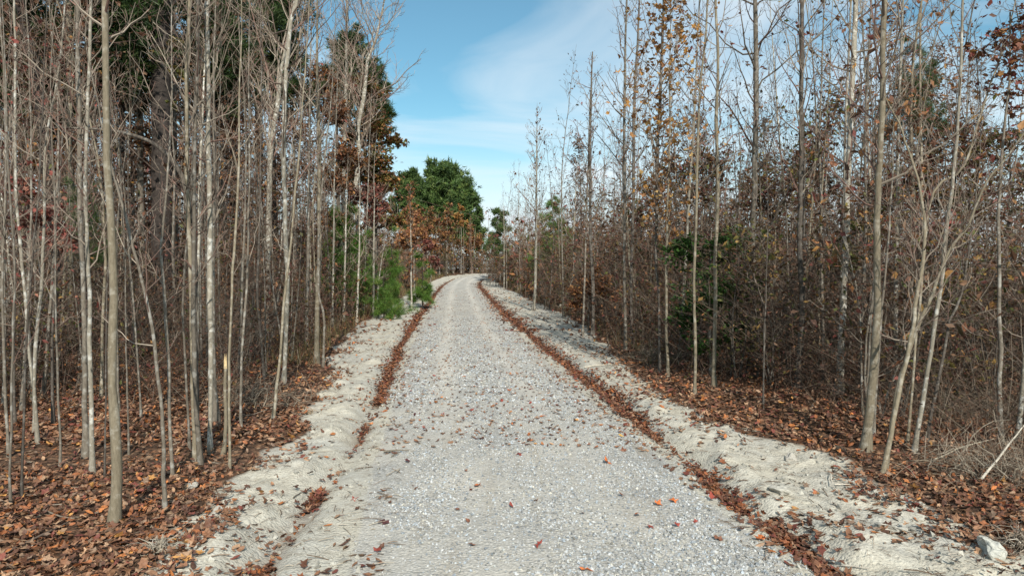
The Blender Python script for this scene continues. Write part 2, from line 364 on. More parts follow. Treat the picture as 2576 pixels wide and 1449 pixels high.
def stones(n, y0, y1, smin, smax, p, over=0.35):
    x, y, t = sample_band(n, y0, y1, -2.15, 2.15, p)
    edge_fade = 1 - sstep(1.25, 2.0, np.abs(t) + 0.22 * (t < 0) * (1 - sstep(9, 14, y)) + fbm(x, y, 0.5, 31) * 0.9)
    dens = 0.40 + 1.6 * fbm(x, y, 0.9, 33) - (0.12 + 0.5 * sstep(7, 16, y)) * np.exp(-((np.abs(t) - 0.80) / 0.26) ** 2) + 0.25 * np.exp(-(t / 0.3) ** 2) + 0.25 * np.exp(-((np.abs(t) - 1.5) / 0.3) ** 2)
    keep = RG.random(n) < np.clip(edge_fade * (0.25 + dens), 0.02, 1) ; x, y, t = x[keep], y[keep], t[keep]
    n = len(x); s = (smin + (smax - smin) * RG.random(n) ** 2.2)
    sc = s[:, None] * np.stack([np.ones(n), 0.55 + 0.4 * RG.random(n), 0.4 + 0.4 * RG.random(n)], -1)
    v = (OCT[None] + RG.normal(size=(n, 6, 3)) * 0.22) * sc[:, None, :]
    flat = RG.random(n) * 2 * math.pi
    m = np.zeros((n, 3, 3)); m[:, 0, 0] = np.cos(flat); m[:, 0, 1] = -np.sin(flat); m[:, 1, 0] = np.sin(flat); m[:, 1, 1] = np.cos(flat); m[:, 2, 2] = 1
    tilt = rot_rand(n); mixm = np.where((RG.random(n) < 0.35)[:, None, None], tilt, m)
    v = np.einsum('nij,nkj->nki', mixm, v)
    z = terrain(x, y, t) + s * 0.22
    v += np.stack([x, y, z], -1)[:, None, :]
    g = 0.17 + 0.33 * RG.random(n) ** 1.1
    c = np.stack([g * 0.975, g * 1.0, g * 1.0], -1)
    warm = RG.random(n) < 0.22; c[warm] *= np.array([1.06, 1.0, 0.88])
    blue = RG.random(n) < 0.25; c[blue] *= np.array([0.9, 0.98, 1.07])
    return v.reshape(-1, 3), (OF[None] + np.arange(n)[:, None, None] * 6).reshape(-1, 3), np.repeat(c, 6, 0)
bg_ = Bag()
bg_.add(*stones(54000, 5.0, 12.0, 0.006, 0.021, 1.6))
bg_.add(*stones(24000, 12.0, 34.0, 0.014, 0.034, 1.8))
o = obj('gravel', bg_.mesh('gravel'), M_STONE); tag(o, 'loose grey and white crushed stone strewn over the track', 'gravel', kind='stuff')

def crumbs(n, y0, y1, smin, smax):
    x, y, t = sample_band(n, y0, y1, -5.2, 5.2, 1.7); a = np.abs(t); k = (a > 1.75) & (a < edge(t, y) - 0.05) & (fbm(x, y, 0.7, 83) > -0.08); x, y, t = x[k], y[k], t[k]; n = len(x)
    s = smin + (smax - smin) * RG.random(n) ** 3.5; v = (OCT[None] * (0.7 + 0.5 * RG.random((n, 6, 1))) + RG.normal(size=(n, 6, 3)) * 0.16) * s[:, None, None] * np.array([1, 1, .7])
    v = np.einsum('nij,nkj->nki', rot_rand(n), v) + np.stack([x, y, terrain(x, y, t) + s * .2], -1)[:, None, :]
    g = 0.22 + 0.18 * RG.random(n); c = np.stack([g * 1.03, g, g * .88], -1)
    return v.reshape(-1, 3), (OF[None] + np.arange(n)[:, None, None] * 6).reshape(-1, 3), np.repeat(c, 6, 0)
bc_ = Bag(); bc_.add(*crumbs(9000, 4.8, 20, 0.005, 0.042))
o = obj('sand_crumbs', bc_.mesh('sand_crumbs'), M_STONE); tag(o, 'small crumbs of dry clay scattered over the sandy verges', 'clay crumbs', kind='stuff')
# ------------------------------------------------------------------ leaves
PAL = np.array([(0.19, 0.105, 0.065), (0.125, 0.066, 0.045), (0.25, 0.15, 0.095), (0.27, 0.115, 0.055), (0.085, 0.048, 0.036), (0.34, 0.235, 0.155), (0.38, 0.16, 0.06),
                (0.17, 0.06, 0.048), (0.28, 0.20, 0.14), (0.44, 0.25, 0.09), (0.20, 0.15, 0.115)])
PAL = PAL * np.array([0.98, 0.88, 0.80])
PW = np.array([.19, .17, .14, .09, .12, .08, .04, .05, .05, .012, .06]); PW = PW / PW.sum()
def leaf_star(n, size, curl=0.35):
    """five-lobed leaf: centre + ten outline points"""
    a = np.linspace(0, 2 * math.pi, 10, endpoint=False)
    r = np.where(np.arange(10) % 2 == 0, 1.0, 0.62)[None, :] * (0.7 + 0.5 * RG.random((n, 10))); r[:, 5] *= 0.6; r[:, 4:7] *= 0.85
    v = np.zeros((n, 11, 3)); v[:, 1:, 0] = np.cos(a) * r; v[:, 1:, 1] = np.sin(a) * r
    v[:, 1:, 2] = curl * (RG.normal(size=(n, 10)) * 0.7 + 0.9 * (RG.random((n, 1)) - 0.3)) * r ** 2
    i = np.arange(10); F = np.stack([np.zeros(10, int), i + 1, (i + 1) % 10 + 1], -1)
    return v * size[:, None, None] * 0.55, F
def leaf_oval(n, size, curl=0.35):
    base = np.array([(-1, 0, 0), (-.35, .42, .0), (.45, .36, 0), (1, 0, 0), (.45, -.36, 0), (-.35, -.42, 0), (0, 0, 0)])
    v = np.repeat(base[None], n, 0); v[:, :, 2] = curl * (RG.normal(size=(n, 7)) * 0.3)
    k = (RG.random(n) * 1.4 - 0.2)[:, None] * curl; v[:, :, 2] += k * (v[:, :, 0] ** 2 + 2.2 * v[:, :, 1] ** 2)
    i = np.arange(6); F = np.stack([np.full(6, 6), i, (i + 1) % 6], -1)
    return v * size[:, None, None] * 0.55, F
def leaf_quad(n, size, curl=0.3):
    base = np.array([(-1, 0, 0), (0, .5, 0), (1, 0, 0), (0, -.5, 0)], float)
    v = np.repeat(base[None], n, 0); v[:, 1::2, 2] = curl * (RG.random((n, 2)) - 0.2)
    v[:, 1::2, 0] += RG.normal(size=(n, 2)) * 0.25
    return v * size[:, None, None] * 0.55, np.array([(0, 1, 2), (0, 2, 3)])
def place_leaves(shape, P, size, tilt, pal=PAL, w=PW, jit=0.25):
    n = len(P); v, F = shape(n, size)
    # tilt < 1: near flat with random yaw ; tilt = 1: any orientation
    yaw = RG.random(n) * 2 * math.pi; ax = RG.random(n) * 2 * math.pi; an = RG.normal(size=n) * tilt
    c, s = np.cos(yaw), np.sin(yaw); x = v[:, :, 0] * c[:, None] - v[:, :, 1] * s[:, None]; y = v[:, :, 0] * s[:, None] + v[:, :, 1] * c[:, None]; v = np.stack([x, y, v[:, :, 2]], -1)
    k = np.stack([np.cos(ax), np.sin(ax), np.zeros(n)], -1)[:, None, :]
    ca, sa = np.cos(an)[:, None, None], np.sin(an)[:, None, None]
    v = v * ca + np.cross(np.broadcast_to(k, v.shape), v) * sa + k * (k * v).sum(-1, keepdims=True) * (1 - ca)
    v = v + P[:, None, :]
    C = pal[RG.choice(len(pal), n, p=w)] * (1 + (RG.random((n, 1)) - 0.5) * 2 * jit)
    m = v.shape[1]
    return v.reshape(-1, 3), (F[None] + np.arange(n)[:, None, None] * m).reshape(-1, F.shape[1]), np.repeat(C, m, 0)

def floor_points(n, y0, y1, t0, t1, p=1.5):
    x, y, t = sample_band(n, y0, y1, t0, t1, p)
    return x, y, t
bagL = Bag()
for (n, y0, y1, shp, smin, smax, p) in ((16000, 4.6, 8, leaf_star, 0.042, 0.10, 1.2), (29000, 3.4, 13, leaf_oval, 0.045, 0.09, 1.2), (26000, 9, 22, leaf_oval, 0.07, 0.125, 1.4), (12000, 22, 75, leaf_quad, 0.12, 0.22, 1.6)):
    for side in (-1, 1):
        x, y, t = floor_points(n // 2, y0, y1, 2.8 * side, (11.5 if y0 < 12 else 16) * side, p)
        e = edge(t, y) + fbm(x, y, 1.3, 2) * 0.9
        a = np.abs(t) - e + fbm(x, y, 0.55, 41, 4) * 1.9
        mid = 0.8 * sstep(0.7, 1.15, np.abs(t) - ditch(t, y)) * sstep(10, 15, y) * sstep(-0.05, 0.1, fbm(x, y, 0.8, 91, 3)); u_ = RG.random(len(x))
        keep = (u_ < mid) | (u_ < 0.9 * sstep(-0.15, 0.2, np.abs(t) - e) * (1 - 0.55 * sstep(6, 12, np.abs(t)))) | (u_ < np.clip(0.05 + 0.95 * sstep(-0.38, 0.02, a + 0.9 * sstep(0.3, 1.2, np.abs(t) - e)), 0, 1) * (1 - 0.55 * sstep(6, 12, np.abs(t)))); x, y, t = x[keep], y[keep], t[keep]
        z = terrain(x, y, t) + 0.006 + 0.05 * RG.random(len(x))
        bagL.add(*place_leaves(shp, np.stack([x, y, z], -1), smin + (smax - smin) * RG.random(len(x)), 0.6))
o = obj('leaf_litter', bagL.mesh('leaf_litter'), M_LITTER); tag(o, 'brown fallen leaves covering the woodland floor on both sides', 'leaf litter', kind='stuff')
# leaves drifted into the two ditches and over the sand
bagD = Bag()
for (n, y0, y1, shp, smin, smax, wd) in ((2600, 5, 11, leaf_star, 0.05, 0.095, 0.062), (5000, 11, 26, leaf_oval, 0.06, 0.11, 0.10), (6000, 26, 100, leaf_quad, 0.10, 0.20, 0.17)):
    for side in (-1, 1):
        y = np.exp(np.log(y0) + RG.random(n) * np.log(y1 / y0)); t0 = np.full(n, side * 1.0)
        td = ditch(t0, y); t = side * (td + RG.normal(size=n) * wd * (1.15 if side > 0 else 0.7) * (0.45 + 1.3 * vnoise(y * 0 + side, y, 0.8, 44)) * (0.6 + 2.2 * RG.random(n) ** 4) + 0.10 * fbm(y * 0 + side, y, 0.35, 61)); x = rcx(y) + t
        pres = sstep(-0.03, 0.14, (0.10 if side > 0 else -0.07 * (1 - sstep(9, 12, y))) + fbm(x * 0 + side * 3, y, 1.1, 21) + 0.42 * sstep(9.5, 14, y) - 0.05)
        keep = RG.random(n) < (0.05 + 0.95 * pres) * (0.8 if side > 0 else 0.6); x, y, t = x[keep], y[keep], t[keep]
        if len(x) == 0: continue
        z = terrain(x, y, t) + 0.005 + 0.05 * RG.random(len(x))
        bagD.add(*place_leaves(shp, np.stack([x, y, z], -1), smin + (smax - smin) * RG.random(len(x)), 0.5, PAL[[0, 1, 2, 3, 6, 7, 4, 8]] * np.array([.84, .78, .76]), np.array([.2, .22, .1, .14, .03, .1, .14, .07])))
x, y, t = sample_band(9000, 5, 60, -4.6, 4.6, 1.5)
keep = (np.abs(t) > 1.6) & (fbm(x, y, 0.6, 77) > 0.04); x, y, t = x[keep], y[keep], t[keep]
bagD.add(*place_leaves(leaf_oval, np.stack([x, y, terrain(x, y, t) + 0.012], -1), 0.05 + 0.06 * RG.random(len(x)), 0.3))
x, y, t = sample_band(2600, 9, 70, -1.9, 1.9, 1.3)
bagD.add(*place_leaves(leaf_oval, np.stack([x, y, terrain(x, y, t) + 0.015], -1), 0.04 + 0.06 * RG.random(len(x)), 0.3))
o = obj('drifted_leaves', bagD.mesh('drifted_leaves'), M_LITTER); tag(o, 'red-brown leaves drifted into the shallow ditches along the gravel', 'leaf litter', kind='stuff')
# bits of bark, pine straw and twig on sand and floor
nb = 9000; x, y, t = sample_band(nb, 4.8, 26, -8, 8, 1.7); keep = (np.abs(t) > 1.5) & (RG.random(nb) < np.where(np.abs(t) < 3.5, 0.8, 0.7)); x, y, t = x[keep], y[keep], t[keep]
n = len(x); L = 0.03 + 0.22 * RG.random(n) ** 2.5; an = RG.random(n) * math.pi; z = terrain(x, y, t) + 0.012
d = np.stack([np.cos(an), np.sin(an), RG.normal(size=n) * 0.12], -1) * L[:, None]; p0 = np.stack([x, y, z], -1)
P = np.stack([p0 - d * .5, p0 + np.array([0, 0, .008]), p0 + d * .5], 1)
v_, f_ = tubes(P, np.repeat((0.0015 + 0.0045 * RG.random(n) ** 3)[:, None], 3, 1), 3)
tw = np.array([(0.20, 0.15, 0.11), (0.12, 0.085, 0.06), (0.30, 0.26, 0.2), (0.38, 0.34, 0.28)])
o = obj('twig_litter', mesh('twig_litter', v_, [f_], np.repeat(tw[RG.choice(4, n, p=[.35, .35, .2, .1])], 9, 0)), M_WOOD); tag(o, 'small twigs and bark scraps scattered over sand and leaves', 'twigs', kind='stuff')

# ------------------------------------------------------------------ trees
def interp_path(P, f):
    d = np.concatenate([[0], np.cumsum(np.linalg.norm(np.diff(P, axis=0), axis=1))]); d /= d[-1]
    return np.stack([np.interp(f, d, P[:, i]) for i in range(3)], -1)
def sub(P, nsub, f0, f1, L, spread, up, npts, wob):
    """children along each parent polyline P (B,n,3); L = length per parent (B,)"""
    B, n, _ = P.shape
    f = f0 + (f1 - f0) * (np.arange(nsub)[None] + RG.random((B, nsub))) / nsub
    idx = f * (n - 1); i0 = np.clip(idx.astype(int), 0, n - 2); fr = (idx - i0)[..., None]
    b = np.arange(B)[:, None]; p = P[b, i0] * (1 - fr) + P[b, i0 + 1] * fr; T = norm(P[b, i0 + 1] - P[b, i0])
    r = RG.normal(size=(B, nsub, 3)); r -= T * (r * T).sum(-1, keepdims=True); r = norm(r)
    d = norm(T * (1 - spread) + r * spread + np.array([0, 0, up]))
    ln = (L[:, None] * (1 - 0.55 * f) * (0.55 + 0.7 * RG.random((B, nsub))))
    s = np.linspace(0, 1, npts)[None, None, :, None]
    w = np.cumsum(RG.normal(size=(B, nsub, npts, 3)) * wob, axis=2); w[:, :, 0] = 0
    bend = np.array([0, 0, 1.0]) * 0.18 * s ** 2
    C = p[:, :, None, :] + ln[:, :, None, None] * (d[:, :, None, :] * s + w + bend)
    return C.reshape(B * nsub, npts, 3), ln.reshape(-1), f.reshape(-1)
def taper(r0, r1, n): return r0[:, None] + (r1[:, None] - r0[:, None]) * np.linspace(0, 1, n)[None] ** 0.8
TWC = np.array([(0.20, 0.165, 0.13), (0.13, 0.10, 0.08), (0.26, 0.22, 0.175), (0.16, 0.10, 0.08)])
def limbs(S, SR, nb, f0, L, elev, m2, m3, f1=0.98, bcol=None, r_scale=0.45, thin=0.0022, droop=0.0):
    """three orders of branches on stem S. returns Bag mesh data and tip points"""
    B = Bag(); f = f0 + (f1 - f0) * ((np.arange(nb) + RG.random(nb)) / nb)
    p = interp_path(S, f); r = np.interp(f, np.linspace(0, 1, len(SR)), SR)
    az = np.arange(nb) * 2.4 + RG.random(nb) * 1.2; el = R(elev) + RG.normal(size=nb) * 0.26
    d = np.stack([np.cos(az) * np.cos(el), np.sin(az) * np.cos(el), np.sin(el)], -1)
    ln = L * (1 - f) ** 0.55 * (0.5 + 0.7 * RG.random(nb)) * (0.55 + 0.45 * sstep(f0, f0 + 0.2, f))
    s = np.linspace(0, 1, 6)[None, :, None]; w = np.cumsum(RG.normal(size=(nb, 6, 3)) * 0.035, 1); w[:, 0] = 0
    P1 = p[:, None, :] + ln[:, None, None] * (d[:, None, :] * s + w + np.array([0, 0, 1.0]) * (0.22 - droop) * s ** 2)
    r1 = np.minimum(r * r_scale, 0.006 + 0.012 * ln)
    c = TWC if bcol is None else bcol
    def put(P, R0, R1, k):
        v, q = tubes(P, taper(R0, R1, P.shape[1]), k); B.add(v, q, np.repeat(c[RG.choice(len(c), len(P))] * (0.8 + 0.4 * RG.random((len(P), 1))), P.shape[1] * k, 0))
    put(P1, r1, r1 * 0.25 + thin * 0.5, 4)
    tips = [P1[:, -1]]
    if m2:
        P2, l2, f2 = sub(P1, m2, 0.18, 0.98, ln * 0.5, 0.52, 0.12, 4, 0.05)
        r2 = np.repeat(r1, m2) * 0.42 * (1 - 0.5 * f2) + thin * 0.5; put(P2, r2, np.full(len(r2), thin * 0.7), 3); tips.append(P2[:, -1]); tips.append(P2[:, 2])
        if m3:
            P3, l3, f3 = sub(P2, m3, 0.2, 0.98, l2 * 0.55, 0.5, 0.1, 3, 0.06)
            put(P3, np.full(len(P3), thin), np.full(len(P3), thin * 0.55), 3); tips.append(P3[:, -1])
    return B, np.vstack(tips)
def stem_mesh(name, S, SR, k, flare=0.6, rough=0.05):
    n = len(S); h = S[:, 2] - S[0, 2]
    rr = SR * (1 + flare * np.exp(-h / max(0.10, SR[0] * 2.2))) * (1 + rough * RG.normal(size=n))
    v, q = tubes(S[None], rr[None], k)
    return mesh(name, v, [q], None, True)
def wobble_path(P, n, amp):
    d = np.concatenate([[0], np.cumsum(np.linalg.norm(np.diff(P, axis=0), axis=1))]); d /= d[-1]
    f = np.linspace(0, 1, n)
    # smooth interpolation through the measured points
    Q = catmull(P, 12) if len(P) > 2 else P
    S = interp_path(Q, f)
    w = np.cumsum(RG.normal(size=(n, 3)) * amp, 0); w -= np.linspace(0, 1, n)[:, None] * w[-1]; w[:, 2] = 0; w[0] = 0
    return S + w
def leaves_mesh(name, tips, n, size, pal, w, shape=leaf_star, spread=0.12, sag=0.05, tilt=0.9):
    i = RG.choice(len(tips), n); P = tips[i] + RG.normal(size=(n, 3)) * spread - np.array([0, 0, sag])
    v, q, c = place_leaves(shape, P, size * (0.6 + 0.8 * RG.random(n)), tilt, pal, w)
    return mesh(name, v, [q], c)
RUST = (np.array([(0.32, 0.145, 0.06), (0.24, 0.105, 0.055), (0.40, 0.21, 0.075), (0.17, 0.085, 0.055)]), np.array([.35, .3, .15, .2]))
REDS = (np.array([(0.25, 0.075, 0.06), (0.18, 0.065, 0.055), (0.31, 0.135, 0.09), (0.14, 0.08, 0.06)]), np.array([.3, .3, .2, .2]))
GOLD = (np.array([(0.42, 0.22, 0.06), (0.36, 0.19, 0.08), (0.45, 0.30, 0.12), (0.25, 0.12, 0.05)]), np.array([.35, .3, .15, .2]))
BROWN = (np.array([(0.14, 0.075, 0.045), (0.10, 0.055, 0.035), (0.19, 0.11, 0.065), (0.09, 0.07, 0.035)]), np.array([.3, .3, .2, .2]))
OLIVE = (np.array([(0.12, 0.13, 0.035), (0.17, 0.14, 0.04), (0.085, 0.095, 0.028), (0.26, 0.16, 0.05)]), np.array([.35, .25, .25, .15]))
GREEN = (np.array([(0.03, 0.075, 0.015), (0.05, 0.11, 0.02), (0.022, 0.05, 0.012), (0.085, 0.14, 0.03)]), np.array([.35, .25, .3, .1]))
MIXED = (np.vstack([RUST[0], REDS[0], GOLD[0][:2], BROWN[0]]), np.array([.1, .1, .06, .06, .08, .08, .05, .05, .02, .02, .12, .12, .07, .07]))
MIXED = (MIXED[0], MIXED[1] / MIXED[1].sum())

HERO_BASES = []
def hero(label, pts, H, mat, nb=24, f0=0.3, L=1.5, elev=48, m2=5, m3=3, leaves=None, name='young_tree', dist=None, bcol=None, group=None, k=9, leaf_n=0, leaf_size=0.075, amp=0.006, spread=0.1, cat='tree'):
    """pts: measured (x, y, width) along the trunk, base first, in photo pixels at 2576 wide"""
    if dist is None: b = on_ground(pts[0][0], pts[0][1])
    else:
        b = at(pts[0][0], 600, dist); b[2] = ground_z(b[0], b[1])
    Y0 = b[1]; lean = RG.normal() * 0.04
    P = [b]; Rr = [pts[0][2] * 0.5 * Y0 / FPX]
    for (px, py, w) in pts[1:]:
        dY = lean * (at(px, py, Y0)[2] - b[2]); q = at(px, py, Y0 + dY)
        if q[2] <= P[-1][2] + 0.02 and dist is not None: continue
        P.append(q); Rr.append(w * 0.5 * Y0 / FPX)
    P = np.array(P); Rr = np.array(Rr)
    if H and b[2] + H > P[-1][2] + 0.5:
        d = norm(P[-1] - P[-2]); d[0] *= 0.6; ext = b[2] + H - P[-1][2]
        P = np.vstack([P, P[-1] + d * ext * 0.5, P[-1] + d * ext + np.array([RG.normal() * 0.1, RG.normal() * 0.1, 0])]); Rr = np.concatenate([Rr, [Rr[-1] * 0.55, 0.004]])
    dd = np.concatenate([[0], np.cumsum(np.linalg.norm(np.diff(P, axis=0), axis=1))]); dd /= dd[-1]
    n = max(14, int(dd.size * 4)); S = wobble_path(P, n, amp); SR = np.interp(np.linspace(0, 1, n), dd, Rr)
    root = empty(name, b); HERO_BASES.append((b[0], b[1]))
    S = S - b; S[0, 2] -= 0.06
    obj('trunk', stem_mesh('trunk', S, SR, k), mat, root)
    if nb:
        f0 *= 0.78; L *= 1.3; f1 = float(np.clip((CAM_H + 0.40 * Y0 + 3.0) / max(S[-1, 2], .5), 0.5, 0.98)); nb = int(nb * 1.45 * f1)
        B, tips = limbs(S, SR, nb, f0, L, elev, m2, max(2, m3 - 1), f1=f1, bcol=bcol, thin=max(0.0022, 0.00022 * Y0))
        obj('branches', B.mesh('branches'), M_TWIG, root)
        if leaf_n: obj('leaves', leaves_mesh('leaves', tips[tips[:, 2] > H * 0.12], leaf_n, leaf_size, *leaves, spread=spread), M_LEAF, root)
    tag(root, label, cat, group)
    return root
def z2(x, y, w=0): return (x * 0.5, 724 + y * 0.5, w * 0.5)
def z1(x, y, w=0): return (x * 0.5, y * 0.5, w * 0.5)
def z3(x, y, w=0): return (644 + x * 0.5, y * 0.5, w * 0.5)
def z4(x, y, w=0): return (644 + x * 0.5, 724 + y * 0.5, w * 0.5)
def z5(x, y, w=0): return (1288 + x * 0.5, y * 0.5, w * 0.5)
def z6(x, y, w=0): return (1288 + x * 0.5, 724 + y * 0.5, w * 0.5)
def z7(x, y, w=0): return (1932 + x * 0.5, y * 0.5, w * 0.5)
def z8(x, y, w=0): return (1932 + x * 0.5, 724 + y * 0.5, w * 0.5)
G_L, G_R = 'slender trees at the left edge of the track', 'slender trees at the right edge of the track'
# --- left side, front row
hero('thickest tan trunk of the left front row, slightly bowed near its foot', [z2(572, 1190, 52), z2(577, 900, 50), z2(572, 700, 46), z2(557, 500, 42), z2(557, 200, 40), z2(560, 0, 38), z1(545, 1000, 36), z1(535, 500, 32), z1(533, 0, 30)], 11, M_TAN, 22, 0.5, 1.5, leaves=RUST, leaf_n=20, group=G_L, k=14)
hero('grey stem with white patches left of the thickest front trunk', [z2(466, 938, 24), z2(458, 600, 22), z2(452, 400, 22), z2(447, 0, 20), z1(440, 1000, 19), z1(447, 500, 17), z1(457, 0, 14)], 9, M_PALE, 20, 0.32, 1.3, leaves=REDS, leaf_n=20, group=G_L)
hero('grey stem touching the white-patched stem from behind, flared at its base', [z2(432, 850, 30), z2(430, 500, 24), z2(425, 0, 24), z1(412, 1000, 22), z1(407, 500, 22), z1(405, 0, 20)], 10, M_GREY, 20, 0.32, 1.4, leaves=REDS, leaf_n=20, group=G_L)
hero('thin stem leaning left with its foot right of the thickest front trunk', [z2(830, 1112, 22), z2(805, 650, 18), z2(775, 300, 17), z2(718, 0, 15), z1(640, 1150, 13), z1(560, 850, 11), z1(505, 620, 8)], 5.5, M_GREY, 12, 0.3, 0.9, group=G_L)
hero('thin stem with a pale blue-white band next to the leaning stem', [z2(870, 950, 17), z2(848, 600, 16), z2(832, 200, 16), z2(820, 0, 14), z1(812, 1200, 12), z1(850, 800, 9), z1(870, 300, 6)], 7.5, M_GREY, 14, 0.32, 1.0, group=G_L)
hero('front stem of the close bunch left of the sandy verge', [z2(1012, 886, 24), z2(1000, 420, 22), z2(1004, 0, 20), z1(1005, 1000, 18), z1(1015, 500, 16), z1(1020, 0, 13)], 9, M_GREY, 20, 0.3, 1.2, leaves=BROWN, leaf_n=20, group=G_L)
hero('left stem of the close bunch left of the sandy verge', [z2(984, 866, 24), z2(968, 500, 22), z2(955, 0, 22), z1(945, 1000, 21), z1(940, 500, 18), z1(950, 0, 16)], 10, M_TAN, 20, 0.35, 1.3, leaves=GOLD, leaf_n=14, group=G_L)
hero('straight pale stem right of the close bunch', [z2(1058, 830, 22), z2(1068, 300, 24), z2(1064, 0, 26), z1(1056, 1100, 24), z1(1048, 600, 22), z1(1040, 0, 18)], 10, M_PALE, 22, 0.35, 1.4, leaves=BROWN, leaf_n=20, group=G_L)
hero('shaded stem just behind the straight pale stem, wide at its foot', [z2(1088, 682, 34), z2(1078, 400, 20), z2(1072, 0, 18), z1(1075, 800, 14), z1(1070, 400, 11)], 9, M_GREY, 18, 0.35, 1.3, group=G_L)
hero('very thin stem between the banded stem and the close bunch', [z2(955, 812, 12), z2(942, 400, 11), z2(935, 0, 11), z1(990, 700, 8)], 8, M_GREY, 12, 0.4, 0.9, group=G_L)
hero('thin leaning stem behind the broken-off sapling', [z2(1156, 922, 13), z2(1153, 500, 13), z2(1165, 0, 13), z1(1190, 900, 11), z1(1200, 500, 8)], 7, M_TAN, 12, 0.4, 0.9, group=G_L)
hero('dark bent sapling arching far over to the left above the front trunks', [z2(1002, 780, 23), z2(1000, 300, 23), z2(1000, 0, 25), z1(985, 1180, 25), z1(958, 1040, 25), z1(928, 900, 23), z1(880, 810, 22), z1(800, 735, 20), z1(700, 690, 17), z1(550, 656, 13), z1(400, 645, 9), z1(200, 640, 6)], 0, M_DARK, 10, 0.5, 0.6, elev=20, group=G_L)
hero('pale forked stem far left with a whitish flaking base', [z2(190, 780, 18), z2(176, 420, 17), z2(212, 0, 17), z1(218, 1200, 14), z1(230, 700, 11), z1(300, 300, 8)], 8, M_PALE, 16, 0.3, 1.2, leaves=REDS, leaf_n=40, group=G_L)
hero('pale stem crossing in front of the forked one far left', [z2(172, 730, 16), z2(180, 520, 15), z2(150, 300, 14), z2(133, 0, 14), z1(100, 1100, 14), z1(82, 800, 13), z1(70, 250, 11), z1(65, 0, 10)], 8.5, M_PALE, 16, 0.3, 1.2, leaves=REDS, leaf_n=60, group=G_L)
hero('thin upright stem standing alone on leaves left of the patched stems', [z2(302, 892, 12), z2(285, 450, 11), z2(275, 80, 8), z1(265, 1000, 8)], 6, M_GREY, 10, 0.35, 0.8, group=G_L)
hero('dark thin stem near the left border, leaning slightly right', [z2(108, 1062, 13), z2(128, 550, 12), z2(150, 100, 10), z1(200, 900, 8)], 6, M_DARK, 12, 0.3, 0.9, group=G_L)
hero('thin stem nearest the left border with its foot in bright leaves', [z2(56, 1090, 12), z2(60, 500, 11), z2(70, 0, 10), z1(40, 800, 9)], 6, M_GREY, 12, 0.3, 0.9, leaves=REDS, leaf_n=30, group=G_L)
hero('grey stem at the left border behind the thin ones', [z2(45, 850, 14), z2(32, 450, 14), z2(18, 100, 13), z1(30, 900, 11)], 8, M_GREY, 16, 0.3, 1.1, leaves=REDS, leaf_n=60, group=G_L)
hero('whip-thin sapling between the thickest trunk and the leaning stem', [z2(648, 836, 9), z2(632, 500, 8), z2(625, 150, 7)], 5, M_GREY, 9, 0.35, 0.7, group=G_L)
hero('whip-thin sapling touching the thickest front trunk on its left', [z2(525, 945, 9), z2(535, 500, 8), z2(545, 0, 7)], 5, M_DARK, 9, 0.35, 0.7, group=G_L)
hero('thin stem at the back edge of the bunch beside the sandy verge', [z2(1214, 704, 13), z2(1220, 350, 12), z2(1240, 0, 11), z1(1250, 900, 9)], 8, M_GREY, 14, 0.35, 1.0, group=G_L)
hero('slanting stem rooted at the corner of the sandy verge', [z4(84, 655, 16), z4(108, 450, 14), z4(125, 250, 13), z4(150, 0, 13), z3(190, 1100, 10), z3(230, 700, 8)], 8, M_TAN, 14, 0.35, 1.0, group=G_L)
hero('white mottled trunk rising through the middle of the left wood', [z4(138, 478, 22), z4(150, 200, 22), z4(160, 0, 22), z3(152, 1100, 22), z3(145, 700, 22), z3(152, 400, 22), z3(178, 110, 20), z3(212, 0, 16)], 13, M_PALE, 26, 0.4, 2.2, group=G_L, k=10)
hero('straight tan stem at the end of the left front row with red leaves on top', [z4(306, 384, 24), z4(305, 0, 22), z3(312, 1200, 20), z3(312, 700, 18), z3(308, 350, 14), z3(306, 60, 9)], 11.5, M_TAN, 22, 0.45, 1.3, leaves=REDS, leaf_n=40, group=G_L)
hero('slim stem leaning against the end stem of the left front row', [z4(337, 398, 12), z4(346, 150, 12), z4(318, 0, 10), z3(330, 1000, 9), z3(380, 500, 6)], 9, M_GREY, 16, 0.4, 1.0, group=G_L)
hero('smooth stem standing back behind the end of the left front row', [z4(252, 292, 18), z4(258, 0, 16), z3(268, 900, 13), z3(272, 500, 10)], 11, M_GREY, 18, 0.4, 1.3, leaves=RUST, leaf_n=50, group=G_L)
hero('thin dark stem at the thicket edge above the sandy verge corner', [z4(45, 455, 13), z4(20, 200, 13), z4(5, 0, 12), z3(20, 900, 9)], 9, M_DARK, 14, 0.4, 1.0, group=G_L)
hero('thin forked sapling at the sandy edge beyond the left front row', [z4(440, 168, 12), z4(445, 0, 11), z3(452, 1250, 9), z3(455, 1080, 6)], 7.5, M_PALE, 16, 0.3, 1.0, group=G_L)
hero('pale sapling second beyond the left front row by the sandy edge', [z4(508, 172, 11), z4(512, 0, 10), z3(520, 1250, 8), z3(522, 1150, 6)], 7.5, M_PALE, 14, 0.3, 1.0, group=G_L)
hero('slim sapling nearest the green pine bushes at the left sandy edge', [z4(614, 152, 7), z4(616, 0, 7), z3(640, 1250, 5)], 5, M_PALE, 10, 0.3, 0.8, group=G_L)
hero('pale bare sapling with level twigs in front of the red-leaved tree', [z3(588, 1380, 11), z3(590, 1200, 10), z3(592, 1040, 5)], 9, M_PALE, 26, 0.25, 1.5, elev=25, dist=33, group=G_L)
hero('cream-stemmed sapling between the two green pine bushes', [z3(782, 1440, 9), z3(780, 1280, 8), z3(778, 1200, 5)], 7.5, M_PALE, 16, 0.3, 1.2, leaves=RUST, leaf_n=260, leaf_size=0.16, dist=40, group=G_L)
